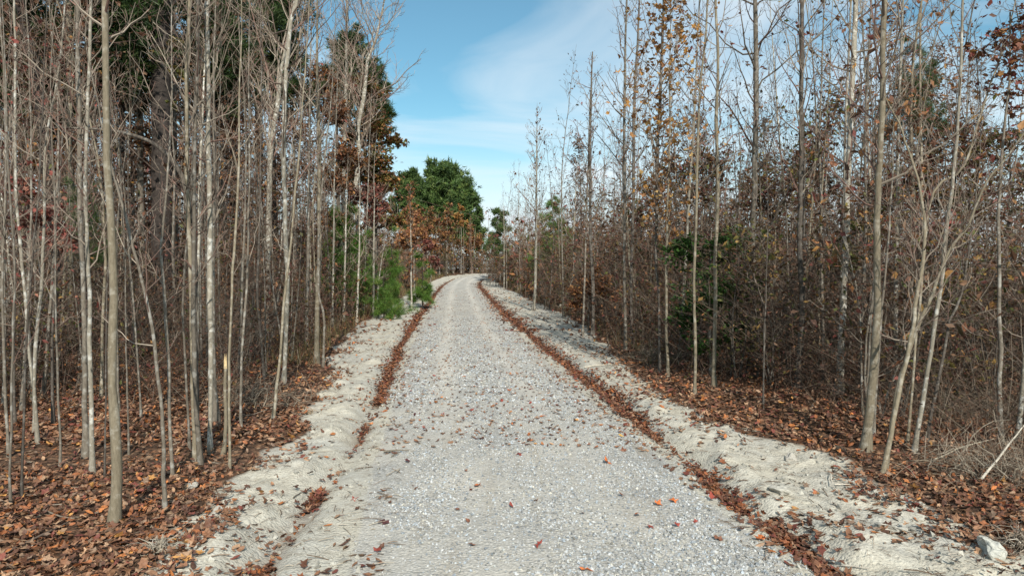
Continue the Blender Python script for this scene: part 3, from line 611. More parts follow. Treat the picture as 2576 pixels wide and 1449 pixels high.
# --- right side, front row
hero('stout smooth trunk with a brown ring near its foot right of the sand', [z8(490, 815, 46), z8(508, 620, 44), z8(530, 400, 40), z8(550, 150, 34), z8(560, 0, 32), z7(570, 1000, 30), z7(585, 500, 27), z7(592, 0, 24)], 10.5, M_TAN, 24, 0.35, 1.7, leaves=RUST, leaf_n=16, group=G_R, k=14)
hero('tall trunk blotched with white left of the stout ringed trunk', [z8(355, 540, 40), z8(365, 380, 34), z8(378, 0, 30), z7(388, 1300, 29), z7(402, 900, 28), z7(420, 500, 27), z7(436, 0, 23)], 12, M_PALE, 26, 0.36, 2.0, leaves=RUST, leaf_n=16, group=G_R, k=12)
hero('slanting clump stem with its foot nearest the sand, left of its twin', [z8(572, 922, 24), z8(610, 720, 22), z8(648, 500, 21), z8(700, 250, 19), z8(742, 0, 17), z7(772, 1140, 15), z7(752, 910, 11), z7(700, 740, 9), z7(640, 590, 7), z7(585, 480, 5)], 0, M_TAN, 14, 0.45, 0.9, group=G_R, k=10)
hero('slanting twin stem that forks out to the right border', [z8(584, 915, 24), z8(622, 700, 22), z8(662, 450, 21), z8(738, 220, 19), z8(830, 0, 16), z7(920, 1250, 14), z7(1008, 1130, 12), z7(1080, 950, 11), z7(1230, 750, 9), z7(1300, 650, 7)], 0, M_TAN, 16, 0.4, 1.0, group=G_R, k=10)
hero('pale slender stem leaning right behind the slanting twins', [z8(735, 822, 22), z8(782, 540, 21), z8(830, 250, 19), z8(868, 0, 18), z7(902, 1150, 17), z7(942, 800, 15), z7(970, 400, 13), z7(976, 0, 11)], 8.5, M_PALE, 20, 0.35, 1.3, leaves=RUST, leaf_n=20, group=G_R)
hero('branch-like stem rising right of the slanting twins and sweeping up right', [z8(700, 780, 13), z8(745, 300, 12), z8(765, 0, 12), z7(800, 1100, 12), z7(850, 930, 11), z7(980, 840, 10), z7(1080, 520, 9), z7(1200, 200, 6)], 7, M_TAN, 16, 0.4, 1.0, leaves=RUST, leaf_n=40, group=G_R)
hero('dark leaning stem deeper in, right of the pale slender stem', [z8(800, 770, 16), z8(868, 450, 15), z8(920, 150, 13), z8(970, 60, 11), z7(1020, 1200, 9)], 5.5, M_DARK, 12, 0.35, 1.0, group=G_R)
hero('ivy-wrapped trunk left of the white-blotched trunk', [z8(150, 505, 34), z8(168, 200, 30), z8(175, 0, 26), z7(165, 1300, 24), z7(160, 1000, 24), z7(165, 500, 22), z7(165, 0, 18)], 11, M_DARK, 24, 0.4, 1.6, leaves=(np.vstack([OLIVE[0], BROWN[0]]), np.repeat(0.125, 8)), leaf_n=160, leaf_size=0.08, group=G_R)
hero('thin grey stem between the blotched and the ringed trunks', [z8(450, 522, 17), z8(460, 300, 16), z8(475, 0, 15), z7(482, 1300, 14), z7(490, 700, 12), z7(498, 450, 8)], 9, M_GREY, 16, 0.35, 1.1, group=G_R)
hero('thin stem close behind the ringed trunk on its right', [z8(530, 752, 13), z8(550, 450, 12), z8(572, 100, 11), z7(600, 1200, 9)], 6, M_GREY, 10, 0.4, 0.8, group=G_R)
hero('dark upright trunk before the evergreen bush, widest in its part of the row', [z6(1198, 402, 30), z6(1210, 150, 27), z6(1214, 0, 26), z5(1208, 1300, 26), z5(1214, 900, 26), z5(1222, 400, 24), z5(1216, 0, 20)], 12.5, M_GREY, 26, 0.4, 2.1, leaves=RUST, leaf_n=14, bcol=TWC * 0.6, group=G_R, k=12)
hero('smooth straight stem in front of the evergreen bush', [z6(1020, 500, 22), z6(1027, 200, 20), z6(1028, 0, 19), z5(1024, 1300, 18), z5(1036, 950, 17), z5(1030, 600, 16), z5(1042, 300, 14), z5(1026, 0, 12)], 10.5, M_TAN, 22, 0.4, 1.5, leaves=REDS, leaf_n=60, group=G_R)
hero('thinner stem left of the smooth straight one by the evergreen bush', [z6(920, 535, 16), z6(925, 250, 15), z6(916, 0, 14), z5(922, 1300, 13), z5(936, 800, 12), z5(952, 450, 11), z5(976, 200, 10), z5(988, 0, 8)], 10, M_TAN, 20, 0.4, 1.5, leaves=GOLD, leaf_n=120, leaf_size=0.09, group=G_R)
hero('pale thin stem rooted at the leaf edge left of the evergreen bush', [z6(785, 442, 16), z6(776, 200, 14), z6(775, 0, 13), z5(776, 1300, 12), z5(782, 1000, 10), z5(790, 600, 8)], 9.5, M_TAN, 20, 0.35, 1.3, leaves=GOLD, leaf_n=420, leaf_size=0.11, group=G_R)
hero('dark crooked stem hung with golden leaves', [z6(742, 422, 13), z6(736, 0, 12), z5(718, 1300, 14), z5(726, 900, 16), z5(740, 500, 15), z5(762, 0, 12)], 10, M_DARK, 30, 0.35, 1.5, leaves=GOLD, leaf_n=900, leaf_size=0.12, group=G_R, spread=0.16)
hero('tall grey stem left of the golden-leaved one, standing in front of its dark mate', [z6(572, 315, 17), z6(568, 0, 15), z5(565, 1300, 15), z5(570, 1000, 15), z5(570, 500, 13), z5(580, 0, 9)], 12.5, M_GREY, 26, 0.36, 1.8, leaves=MIXED, leaf_n=60, bcol=TWC * 0.8, group=G_R)
hero('dark mate just right of the tall grey stem', [z6(604, 282, 17), z6(598, 0, 16), z5(605, 1200, 15), z5(612, 900, 15), z5(616, 500, 14), z5(640, 50, 9)], 12.5, M_DARK, 26, 0.4, 1.6, leaves=REDS, leaf_n=120, group=G_R)
hero('dark double stem at the sandy bend of the right edge', [z6(406, 238, 18), z6(408, 0, 17), z5(395, 1200, 15), z5(392, 900, 14), z5(396, 500, 10), z5(405, 260, 6)], 10.5, M_DARK, 26, 0.38, 1.4, leaves=REDS, leaf_n=90, group=G_R)
hero('grey stem left of the dark double stem', [z6(356, 238, 11), z6(364, 0, 10), z5(368, 1300, 9), z5(380, 900, 7)], 9, M_GREY, 18, 0.38, 1.2, leaves=REDS, leaf_n=60, group=G_R)
hero('cream trunk lit by the sun on the point of the right bend', [z6(108, 112, 16), z6(118, 0, 15), z5(122, 1300, 13), z5(126, 1000, 10), z5(126, 750, 6)], 11.8, M_PALE, 30, 0.35, 1.7, leaves=MIXED, leaf_n=80, leaf_size=0.14, group=G_R)
hero('thin cream stem between the sunlit trunk and the dark double stem', [z6(235, 100, 9), z5(305, 1400, 9), z5(310, 1200, 8), z5(318, 1050, 6)], 9, M_PALE, 20, 0.35, 1.3, leaves=MIXED, leaf_n=60, leaf_size=0.13, group=G_R)
hero('thin reddish stem on open leaves right of the dark upright trunk', [z6(1265, 605, 9), z6(1264, 300, 8), z6(1266, 50, 6)], 5, M_DARK, 8, 0.4, 0.7, group=G_R)
hero('crooked stem at the right border beside the brush heap', [z8(1250, 765, 26), z8(1272, 600, 20), z8(1295, 380, 16)], 4.5, M_PALE, 14, 0.2, 1.3, group=G_R)
# --- taller trees further back on the left
hero('massive dark pine trunk standing deep in the left wood', [z2(810, 280, 100), z1(812, 700, 92), z1(812, 350, 92), z1(812, 0, 88)], 22, M_PINE, 20, 0.55, 3.5, elev=15, dist=22, name='pine_tree', k=16)
hero('pale grey old tree with a kinked trunk above the pine bushes', [z3(512, 1400, 25), z3(510, 1110, 24), z3(494, 985, 24), z3(516, 800, 22), z3(510, 650, 21), z3(540, 480, 19), z3(560, 300, 15), z3(600, 200, 10)], 21, M_PALE, 36, 0.5, 4.6, elev=50, m2=8, m3=5, dist=39.5, name='old_tree', bcol=TWC * 1.3, k=12)
hero('straight pale trunk just left of the kinked old tree', [z3(440, 1380, 24), z3(442, 1060, 22), z3(448, 700, 19), z3(456, 300, 14), z3(460, 100, 10)], 22, M_PALE, 24, 0.5, 4.5, elev=55, m2=7, m3=5, dist=41, name='old_tree', bcol=TWC * 1.2, k=12)
hero('forked whitish tree with steep limbs behind the white mottled trunk', [z3(45, 1300, 28), z3(70, 800, 26), z3(110, 520, 24), z3(128, 320, 18), z3(170, 150, 12)], 19, M_PALE, 26, 0.4, 4.5, elev=60, m2=7, m3=5, dist=25, name='old_tree', bcol=TWC * 1.3, k=12)
for lb, px, w, Y, mt in (('straight brown pine trunk left of the massive dark one', 355, 15, 24, M_GREY), ('slim dark pine trunk right of the massive dark one', 590, 16, 30, M_PINE), ('dark leaning pine trunk at the upper left behind the patched stems', 92, 24, 18, M_PINE),
                         ('tall plain trunk behind the patched stems of the front row', 178, 13, 20, M_TAN), ('tall dark trunk between the bunch and the white mottled trunk', 655, 18, 34, M_PINE), ('grey trunk right beside the massive dark pine', 440, 15, 25, M_GREY)):
    hero(lb, [(px, 700, w * 1.1), (px - 3, 400, w), (px - 5, 0, w * 0.9)] if px > 100 else [(px + 60, 700, w), (px + 10, 250, w), (px - 40, 0, w * 0.9)], 19, mt, 22, 0.42, 2.6, 30, 6, 4, dist=Y, name='forest_tree', leaves=BROWN, leaf_n=700, leaf_size=0.16, spread=0.3, group='tall trees deep in the left wood')
# ------------------------------------------------------------------ foliage masses: pines, oaks, evergreen bushes
def crown_points(n, blobs, per=16, soft=0.62, clump=0.30):
    """leaf points gathered in small clumps spread through overlapping ellipsoids (cx, cy, cz, rx, ry, rz)"""
    b = np.array(blobs, float); w = (b[:, 3] * b[:, 4] * b[:, 5]) ** 0.75; m = max(1, n // per); i = RG.choice(len(b), m, p=w / w.sum())
    d = norm(RG.normal(size=(m, 3))); r = soft * (0.25 + 1.35 * RG.random(m) ** 0.6)
    c = b[i, :3] + d * r[:, None] * b[i, 3:]
    j = RG.choice(m, n); rs = b[i[j], 3:] * clump * (0.4 + 1.0 * RG.random(m))[j][:, None]
    return c[j] + RG.normal(size=(n, 3)) * rs * 0.6, d[j]
def rand_blobs(k, c, r, s, flat=0.75):
    d = norm(RG.normal(size=(k, 3))) * (RG.random((k, 1)) ** 0.4); p = np.array(c) + d * np.array(r)
    q = s * (0.6 + 0.7 * RG.random(k)); return np.column_stack([p, q, q, q * flat])
def needles(name, P, out, ln, per, pal, w, wid=0.02):
    """bursts of needles: thin blades from each tuft point"""
    n = len(P); d = norm(RG.normal(size=(n, per, 3)) + out[:, None, :] * 0.9 + np.array([0, 0, 0.35]))
    L = ln * (0.6 + 0.6 * RG.random((n, per, 1))); s = norm(np.cross(d, RG.normal(size=(n, per, 3)))) * wid
    a = P[:, None, :] + RG.normal(size=(n, per, 3)) * ln * 0.12
    v = np.stack([a - s * .5, a + s * .5, a + d * L], 2).reshape(-1, 3)
    C = pal[RG.choice(len(pal), n, p=w)] * (0.8 + 0.4 * RG.random((n, 1)))
    return mesh(name, v, [np.arange(len(v)).reshape(-1, 3)], np.repeat(C, per * 3, 0))
PINEC = (np.array([(0.045, 0.085, 0.025), (0.065, 0.12, 0.03), (0.03, 0.058, 0.02), (0.10, 0.15, 0.04)]), np.array([.35, .3, .2, .15]))
PINEB = (np.array([(0.07, 0.15, 0.025), (0.10, 0.19, 0.03), (0.05, 0.10, 0.02), (0.16, 0.20, 0.05)]), np.array([.35, .3, .2, .15]))
DARKP = (PINEC[0] * 0.6, PINEC[1]); FARP = (PINEC[0] * np.array([1.35, 1.25, 1.3]), PINEC[1])  # FARP: pine green lightened, sunlight put into the colour
def trunk_to(root, h, r0, mat, k=8, amp=0.02):
    S = wobble_path(np.array([[0, 0, -0.1], [0, 0, h * .5], [0, 0, h]]), 14, amp); obj('trunk', stem_mesh('trunk', S, np.linspace(r0, max(0.01, r0 * 0.2), 14), k), mat, root); return S
def inner_limbs(root, S, targets, r):
    n = len(targets); f = np.clip((targets[:, 2] - 0.25 * np.abs(targets[:, :2]).sum(1)) / max(S[-1, 2], .1), 0.2, 0.98)
    p = interp_path(S, f); s = np.linspace(0, 1, 5)[None, :, None]; w = np.cumsum(RG.normal(size=(n, 5, 3)) * 0.04, 1); w[:, 0] = 0
    P = p[:, None] * (1 - s) + targets[:, None] * s + w * np.linalg.norm(targets - p, axis=1)[:, None, None]
    v, q = tubes(P, taper(np.full(n, r), np.full(n, r * 0.2), 5), 4); C = np.repeat(TWC[RG.choice(4, n)] * 0.8, 20, 0)
    obj('branches', mesh('branches', v, [q], C), M_TWIG, root)
def pine(label, px, Y, top_py, low_py, halfw_px, nt, ln, per, pal, wid, group=None, name='pine_tree', k=22, r0=None, flat=0.75, cone=False):
    b = at(px, 600, Y); b[2] = ground_z(b[0], b[1]); root = empty(name, b); HERO_BASES.append((b[0], b[1]))
    zt = at(px, top_py, Y)[2] - b[2]; zl = max(0.25, at(px, low_py, Y)[2] - b[2]); hw = halfw_px * Y / FPX
    S = trunk_to(root, zt * 0.96, r0 or zt * 0.012, M_PINE)
    zs = np.linspace(0, 1, k); prof = np.sin(np.pi * np.clip(zs * 0.8 + 0.2, 0, 1)) ** 0.7
    if name == 'young_pine': prof = 1.0 - 0.72 * zs ** 1.2
    a = np.arange(k) * 2.4; rr = hw * prof * (0.35 + 0.5 * RG.random(k)); q = hw * (0.34 + 0.32 * RG.random(k)) * (1.15 * prof if name == 'young_pine' else 1.0)
    q = np.minimum(q, (zt - zl) * 0.3)
    bl = np.column_stack([np.cos(a) * rr, np.sin(a) * rr, zl + (zt - zl) * zs * 0.93, q, q, q * flat])
    P, d = crown_points(nt, bl); obj('crown', needles('crown', P, d, ln, per, *pal, wid=wid), M_GREEN, root)
    inner_limbs(root, S, bl[:, :3], max(0.01, zt * 0.003)); tag(root, label, 'pine tree', group); return root
def leafy(label, px, Y, base_z, blobs_px, n, size, pal, mat=None, group=None, name='oak_tree', r0=0.12, shape=leaf_quad, bark_m=None, cat='tree'):
    """blobs_px: (px, py, half-width px) lobes of the crown seen in the photograph; each gets equal depth"""
    b = at(px, 600, Y); b[2] = ground_z(b[0], b[1]); root = empty(name, b); HERO_BASES.append((b[0], b[1]))
    bl = []
    for (x, y, h) in blobs_px:
        c = at(x, y, Y) - b; r = h * Y / FPX
        bl += list(rand_blobs(6, c, (r * 0.8, r * 1.0, r * 0.7), r * 0.75))
    bl = np.array(bl); bl[:, 2] = np.maximum(bl[:, 2], bl[:, 5] * 0.6)
    top = bl[:, 2].max(); S = trunk_to(root, top, r0, bark_m or M_GREY)
    P, d = crown_points(n, bl, 4 if shape is leaf_star else 16); P[:, 2] = np.maximum(P[:, 2], 0.05)
    v, q, c = place_leaves(shape, P, size * (0.6 + 0.8 * RG.random(n)), 0.9, *pal)
    obj('crown', mesh('crown', v, [q], c), mat or M_LEAF, root); inner_limbs(root, S, bl[:, :3], r0 * 0.3); tag(root, label, cat, group); return root
# far rounded pines at the bend
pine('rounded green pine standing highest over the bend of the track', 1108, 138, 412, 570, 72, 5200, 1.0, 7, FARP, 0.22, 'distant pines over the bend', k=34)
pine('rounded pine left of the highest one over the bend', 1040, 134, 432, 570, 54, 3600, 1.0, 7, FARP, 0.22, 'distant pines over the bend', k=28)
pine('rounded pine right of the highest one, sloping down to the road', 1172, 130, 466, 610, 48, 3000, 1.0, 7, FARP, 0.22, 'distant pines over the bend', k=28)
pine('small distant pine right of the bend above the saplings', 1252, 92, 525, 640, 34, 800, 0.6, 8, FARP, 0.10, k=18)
# dark pines of the left wood
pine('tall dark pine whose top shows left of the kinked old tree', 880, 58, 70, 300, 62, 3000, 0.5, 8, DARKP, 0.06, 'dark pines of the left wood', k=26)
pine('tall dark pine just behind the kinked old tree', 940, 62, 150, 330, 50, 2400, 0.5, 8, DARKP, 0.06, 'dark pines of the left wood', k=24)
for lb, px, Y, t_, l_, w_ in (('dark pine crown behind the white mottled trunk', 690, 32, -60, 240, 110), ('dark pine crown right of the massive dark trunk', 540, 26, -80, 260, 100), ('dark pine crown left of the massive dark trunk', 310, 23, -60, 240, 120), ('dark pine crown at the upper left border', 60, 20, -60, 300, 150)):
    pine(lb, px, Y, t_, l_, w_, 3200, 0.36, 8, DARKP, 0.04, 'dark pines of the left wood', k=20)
# young green pines beside the track
pine('bright green young pine left of the cream-stemmed sapling', 985, 36, 555, 800, 46, 900, 0.36, 10, PINEB, 0.016, 'young green pines beside the track', 'young_pine', 20, 0.05)
pine('bright green young pine right of the cream-stemmed sapling', 1060, 41, 590, 760, 30, 700, 0.34, 10, PINEB, 0.018, 'young green pines beside the track', 'young_pine', 18, 0.05)
pine('young blue-green pine below the kinked old tree', 872, 33, 500, 750, 85, 1700, 0.36, 9, PINEB, 0.018, 'young green pines beside the track', 'young_pine', 20, 0.05)
pine('young pine glimpsed behind the patched stems at the left', 215, 15, 400, 640, 62, 700, 0.24, 12, PINEC, 0.006, 'young green pines beside the track', 'young_pine', 16, 0.03)
pine('low yellowish young pine at the foot of the bright green one', 965, 32, 690, 800, 36, 500, 0.28, 12, PINEB, 0.012, 'young green pines beside the track', 'young_pine', 12, 0.03)
pine('young green pine behind the cream trunk of the right bend', 1395, 52, 470, 690, 60, 1700, 0.35, 12, PINEB, 0.018, 'young green pines beside the track', 'young_pine', 18, 0.05)
pine('tall grey-green pine behind the stout ringed trunk', 2290, 21, 75, 330, 75, 1500, 0.28, 12, PINEC, 0.009, 'young green pines beside the track', 'young_pine', 20, 0.06)
OLBR = (np.vstack([BROWN[0] * 1.4, OLIVE[0], RUST[0]]), np.repeat(1 / 12, 12))
# autumn trees
leafy('tall tree with olive and rust leaves at the edge of the left skyline', 945, 43, 0, [(925, 230, 42), (962, 320, 45), (940, 420, 55), (988, 350, 28), (972, 470, 40), (900, 330, 45), (890, 430, 50), (950, 540, 40), (985, 560, 30)], 15000, 0.24, (np.vstack([OLIVE[0], RUST[0]]), np.array([.2, .15, .15, .06, .16, .14, .06, .08])), group='autumn trees of the left wood', r0=0.2)
leafy('rust-leaved tree filling the gap left of the kinked old tree', 850, 34, 0, [(840, 290, 45), (870, 380, 45), (850, 460, 45), (815, 210, 45), (830, 540, 40)], 7000, 0.18, (np.vstack([RUST[0], BROWN[0]]), np.array([.22, .2, .1, .12, .1, .1, .1, .06])), group='autumn trees of the left wood', r0=0.14)
leafy('small red-brown leaved tree behind the pale bare sapling', 940, 37, 0, [(935, 490, 35), (945, 530, 28), (930, 560, 25)], 2200, 0.22, REDS, group='autumn trees of the left wood', r0=0.07)
leafy('orange-leaved small tree above the young green pines', 1040, 60, 0, [(1030, 545, 30), (1050, 590, 32), (1075, 610, 22), (1020, 610, 22)], 2600, 0.28, RUST, group='autumn trees of the left wood', r0=0.08)
leafy('dull red small tree right of the young green pines', 1082, 55, 0, [(1075, 620, 22), (1085, 655, 20)], 900, 0.24, REDS, group='autumn trees of the left wood', r0=0.06)
leafy('yellow-topped tree in the row before the distant pines', 1160, 112, 0, [(1158, 520, 10), (1150, 545, 12), (1165, 560, 12)], 700, 0.42, GOLD, group='autumn row before the distant pines', r0=0.1)
for i, (px, py, h) in enumerate(((1075, 540, 22), (1105, 560, 20), (1125, 530, 16), (1140, 585, 20), (1185, 575, 18), (1095, 600, 22), (1205, 600, 14))):
    leafy(['orange-topped tree left of the yellow-topped tree at the far bend', 'rust tree under the highest far pine', 'brown tree just left of the yellow-topped tree', 'olive-brown tree below the yellow-topped tree', 'rust tree under the right far pine', 'low brown tree under the left far pine', 'small olive-brown tree where the track disappears'][i], px, 104 + 3 * i, 0, [(px, py, h), (px + 5, py + 30, h * 1.1), (px - 5, py + 62, h * 1.1)], 1300, 0.38, RUST if i % 3 == 1 else OLBR, group='autumn row before the distant pines', r0=0.09, bark_m=M_PALE)
leafy('evergreen bush with glossy leaves behind the right front stems', 1790, 14.5, 0, [(1740, 640, 55), (1830, 620, 65), (1800, 740, 75), (1730, 790, 50), (1870, 700, 45), (1850, 830, 45), (1760, 860, 40)], 7600, 0.085, GREEN, M_GREEN, name='evergreen_bush', r0=0.05, shape=leaf_oval, cat='bush')
leafy('small evergreen bush deeper in, right of the ivy-wrapped trunk', 2120, 14, 0, [(2110, 640, 50), (2160, 560, 45)], 900, 0.08, OLIVE, M_GREEN, name='evergreen_bush', r0=0.04, shape=leaf_oval, cat='bush')
leafy('rust-brown bush at the foot of the dark double stem', 1480, 26, 0, [(1460, 730, 40), (1500, 700, 40), (1530, 740, 40), (1440, 760, 28)], 2600, 0.13, (RUST[0] * 0.9, RUST[1]), name='brown_bush', r0=0.03, cat='bush')
leafy('dark red-leaved small oak at the upper right border', 2530, 9, 0, [(2520, 130, 60), (2560, 60, 60), (2570, 230, 70), (2470, 110, 40)], 420, 0.085, (np.vstack([REDS[0] * 0.8, RUST[0] * 0.7]), np.repeat(0.125, 8)), name='oak_tree', r0=0.03, shape=leaf_star)
leafy('dark leafy oak behind the white-blotched trunk', 2080, 19, 0, [(2080, 260, 55), (2060, 340, 60), (2130, 240, 40), (2040, 410, 60), (1960, 450, 50)], 1500, 0.10, (np.vstack([REDS[0] * 0.7, OLIVE[0]]), np.repeat(0.125, 8)), name='oak_tree', r0=0.05, shape=leaf_star)
leafy('brown-leaved oak at the right border under the dark red one', 2530, 15, 0, [(2540, 330, 80), (2480, 420, 70), (2560, 480, 80), (2440, 500, 60)], 2400, 0.09, (np.vstack([OLIVE[0], BROWN[0]]), np.repeat(0.125, 8)), name='oak_tree', r0=0.05, shape=leaf_oval)
leafy('ivy-green tangle hanging beside the massive dark pine trunk', 437, 20, 0, [(440, 110, 18), (445, 190, 22), (430, 260, 14)], 700, 0.10, OLIVE, M_GREEN, name='ivy_vine', r0=0.05, shape=leaf_oval, cat='vine')
leafy('crimson-leaved bush low at the left border', 75, 12, 0, [(70, 480, 45), (110, 540, 40), (60, 560, 40), (150, 600, 40)], 1100, 0.09, REDS, name='red_bush', r0=0.03, shape=leaf_star, cat='bush')
for lb, px, Y, bl, n in (('brown oak behind the thickest front trunk', 330, 24, [(330, 330, 90), (250, 220, 90), (420, 400, 70), (330, 480, 80), (330, 120, 90)], 4800), ('brown oak behind the left bunch', 560, 27, [(560, 330, 80), (640, 400, 80), (500, 440, 70), (600, 500, 80), (560, 180, 90)], 4800),
                         ('brown oak at the left border', 40, 20, [(40, 220, 100), (120, 380, 90), (20, 430, 90), (130, 160, 90)], 5000), ('brown oak between the white mottled trunk and the rust-leaved tree', 740, 33, [(740, 330, 70), (780, 430, 60), (700, 450, 70), (740, 240, 70), (700, 140, 70)], 5000)):
    leafy(lb, px, Y, 0, bl, n, 0.15, (np.vstack([BROWN[0], RUST[0]]), np.repeat(0.125, 8)), group='brown oaks inside the left wood', r0=0.1)

for lb, px, Y, bl, n in (('brown oak behind the evergreen bush', 1800, 24, [(1800, 420, 70), (1870, 480, 60), (1740, 480, 60)], 3000), ('dark oak behind the ivy-wrapped trunk', 1990, 22, [(1990, 420, 70), (2050, 480, 60), (1930, 500, 60)], 3000),
                         ('dark oak behind the slanting twin stems', 2330, 17, [(2330, 400, 80), (2250, 460, 70), (2420, 360, 80), (2400, 480, 80)], 3800), ('brown oak behind the golden-leaved stem', 1650, 27, [(1650, 480, 55), (1600, 520, 50), (1700, 440, 50)], 2600)):
    leafy(lb, px, Y, 0, bl, n, 0.12, (np.vstack([BROWN[0] * .8, OLIVE[0] * .6, REDS[0] * .7]), np.repeat(1 / 12, 12)), group='oaks inside the right wood', r0=0.07)

# ------------------------------------------------------------------ thicket saplings: a few kinds, copied one by one
def proto(h, r, nb, f0, L, elev, m2, m3, mat, leaf=None, ln=0, ls=0.1, lshape=leaf_quad, thin=0.003, bcol=None, spread=0.08):
    S = wobble_path(np.array([[0, 0, -0.08], [RG.normal() * .03 * h, RG.normal() * .03 * h, h * .5], [RG.normal() * .04 * h, RG.normal() * .04 * h, h]]), 14, 0.012 * h / 8)
    SR = np.linspace(r, 0.004, 14); B, tips = limbs(S, SR, nb, f0, L, elev, m2, m3, thin=thin, bcol=TWC * (.55 if h > 12 else .66) * np.array([1.03, .98, .93]) if bcol is None else bcol)
    parts = [('trunk', stem_mesh('trunk', S, SR, 6), mat), ('branches', B.mesh('branches'), M_TWIG)]
    if ln: parts.append(('leaves', leaves_mesh('leaves', tips, ln, ls, *leaf, shape=lshape, spread=spread), M_LEAF))
    return parts
SAP = [proto(8.5, .030, 20, .28, 1.2, 50, 5, 2, M_GREY, BROWN, 90, .1), proto(9.5, .036, 22, .35, 1.3, 52, 5, 2, M_TAN, RUST, 120, .1), proto(7, .022, 18, .25, 1.1, 45, 5, 2, M_GREY),
       proto(10.5, .042, 24, .35, 1.6, 52, 6, 2, M_PALE), proto(8, .028, 22, .2, 1.3, 40, 5, 3, M_DARK, REDS, 70, .1), proto(8.5, .03, 22, .3, 1.2, 48, 5, 2, M_TAN, MIXED, 110, .1),
       proto(9, .034, 22, .3, 1.5, 45, 6, 2, M_GREY, BROWN, 60, .1)]
TALL = [proto(14, .075, 32, .3, 2.8, 52, 8, 5, M_GREY, thin=.005), proto(16, .09, 32, .35, 3.0, 50, 8, 4, M_GREY, BROWN, 1500, .2, thin=.006, spread=.2), proto(13, .07, 32, .28, 2.6, 48, 8, 5, M_GREY, RUST, 700, .16, thin=.005, spread=.2)]
def shrub(h, nst, nb, L, m2, m3, mat, leaf, ln, ls, tint=1.0, thin=.0026):
    Bt, tips, Bs = Bag(), [], Bag()
    for i in range(nst):
        a = RG.random() * 6.28; ln_ = .15 + .35 * RG.random(); hh = h * (.6 + .5 * RG.random())
        S = wobble_path(np.array([[.12 * math.cos(a), .12 * math.sin(a), -.05], [ln_ * .6 * math.cos(a) * hh * .5, ln_ * .6 * math.sin(a) * hh * .5, hh * .5], [ln_ * math.cos(a) * hh, ln_ * math.sin(a) * hh, hh * (.8 + .2 * RG.random())]]), 9, .03)
        SR = np.linspace(.014, .003, 9); v, q = tubes(S[None], SR[None], 5); Bs.add(v, q)
        B, t_ = limbs(S, SR, nb, .1, L, 25, m2, m3, thin=thin, bcol=TWC * tint)
        for v, q, c in zip(B.V, B.F, B.C): Bt.add(v, q - q.min(), c)
        tips.append(t_)
    tips = np.vstack(tips); parts = [('stem', Bs.mesh('stem', True), mat), ('branches', Bt.mesh('branches'), M_TWIG)]
    if ln: parts.append(('leaves', leaves_mesh('leaves', tips, ln, ls, *leaf, shape=leaf_quad, spread=.08), M_LEAF))
    return parts
BUSHY = [shrub(3.0, 4, 11, 1.1, 5, 3, M_DARK, BROWN, 420, .085, .75), shrub(4.2, 4, 12, 1.3, 5, 3, M_GREY, MIXED, 520, .09, .8), shrub(2.4, 5, 9, 1.0, 5, 3, M_DARK, None, 0, 0, .65), shrub(3.6, 4, 11, 1.3, 5, 3, M_DARK, (np.vstack([BROWN[0], OLIVE[0]]), np.repeat(.125, 8)), 700, .08, .7)]
for grp in (SAP, TALL, BUSHY):
    for parts in grp:
        for (nm, me, mt) in parts:
            if not me.materials: me.materials.append(mt)
LOOKS = {'_': [], 'SAP': ['slim grey', 'slim tan', 'whip-thin grey', 'pale-barked', 'dark red-leaved', 'tan rust-leaved', 'grey brown-leaved'], 'TALL': ['leafless grey', 'brown-leaved', 'rust-leaved'], 'BUSHY': ['brown-leaved', 'rusty-leaved', 'leafless', 'olive-leaved']}
ANCHOR = [(60, 'the left border stems'), (228, 'the white-patched stem'), (285, 'the thickest left trunk'), (410, 'the leaning left stem'), (500, 'the bunched left stems'), (567, 'the broken-off sapling'), (640, 'the slanting left stem'), (715, 'the white mottled trunk'), (796, 'the last left front stem'),
          (899, 'the kinked old tree'), (1000, 'the bright young pine'), (1108, 'the rounded far pines'), (1228, 'the end of the track'), (1345, 'the cream right trunk'), (1490, 'the dark double stem'), (1573, 'the tall grey right stem'), (1658, 'the golden-leaved stem'), (1740, 'the thin leaf-edge stems'),
          (1800, 'the evergreen bush'), (1890, 'the dark upright trunk'), (2015, 'the ivy-wrapped trunk'), (2115, 'the white-blotched trunk'), (2180, 'the brown-ringed trunk'), (2300, 'the pale slender stem'), (2420, 'the dark leaning stem'), (2540, 'the brush heap')]
ORD = ['nearest', 'second', 'third', 'fourth', 'fifth', 'sixth', 'seventh', 'eighth', 'ninth', 'tenth', 'eleventh', 'twelfth']
FILL = []
def plant(parts, look, name, noun, x, y, sc, group, cat):
    root = empty(name, (x, y, ground_z(x, y))); root.rotation_euler = (RG.normal() * .04, RG.normal() * .04, RG.random() * 6.28); root.scale = (sc, sc, sc * (0.9 + .25 * RG.random()))
    for (nm, me, mt) in parts: obj(nm, me, None, root)
    tag(root, look + ' ' + noun, cat, group); px = CX + FPX * x / y
    k = min(range(len(ANCHOR)), key=lambda i: abs(ANCHOR[i][0] - px)); FILL.append(((look, noun, ANCHOR[k][1], 'left' if px < ANCHOR[k][0] else 'right'), y, root))
def label_fill():
    by = {}
    for key, y, r in FILL: by.setdefault(key, []).append((y, r))
    for (look, noun, anc, sd), lst in by.items():
        lst.sort(key=lambda q: q[0])
        for i, (y, r) in enumerate(lst):
            r['label'] = ('%s %s standing back just %s of %s' % (look, noun, sd, anc)) if len(lst) == 1 else ('%s %s %s standing back just %s of %s' % (ORD[min(i, 11)], look, noun, sd, anc))
PLACED = list(HERO_BASES)
KINDS_OF = {'SAP': SAP, 'TALL': TALL, 'BUSHY': BUSHY}
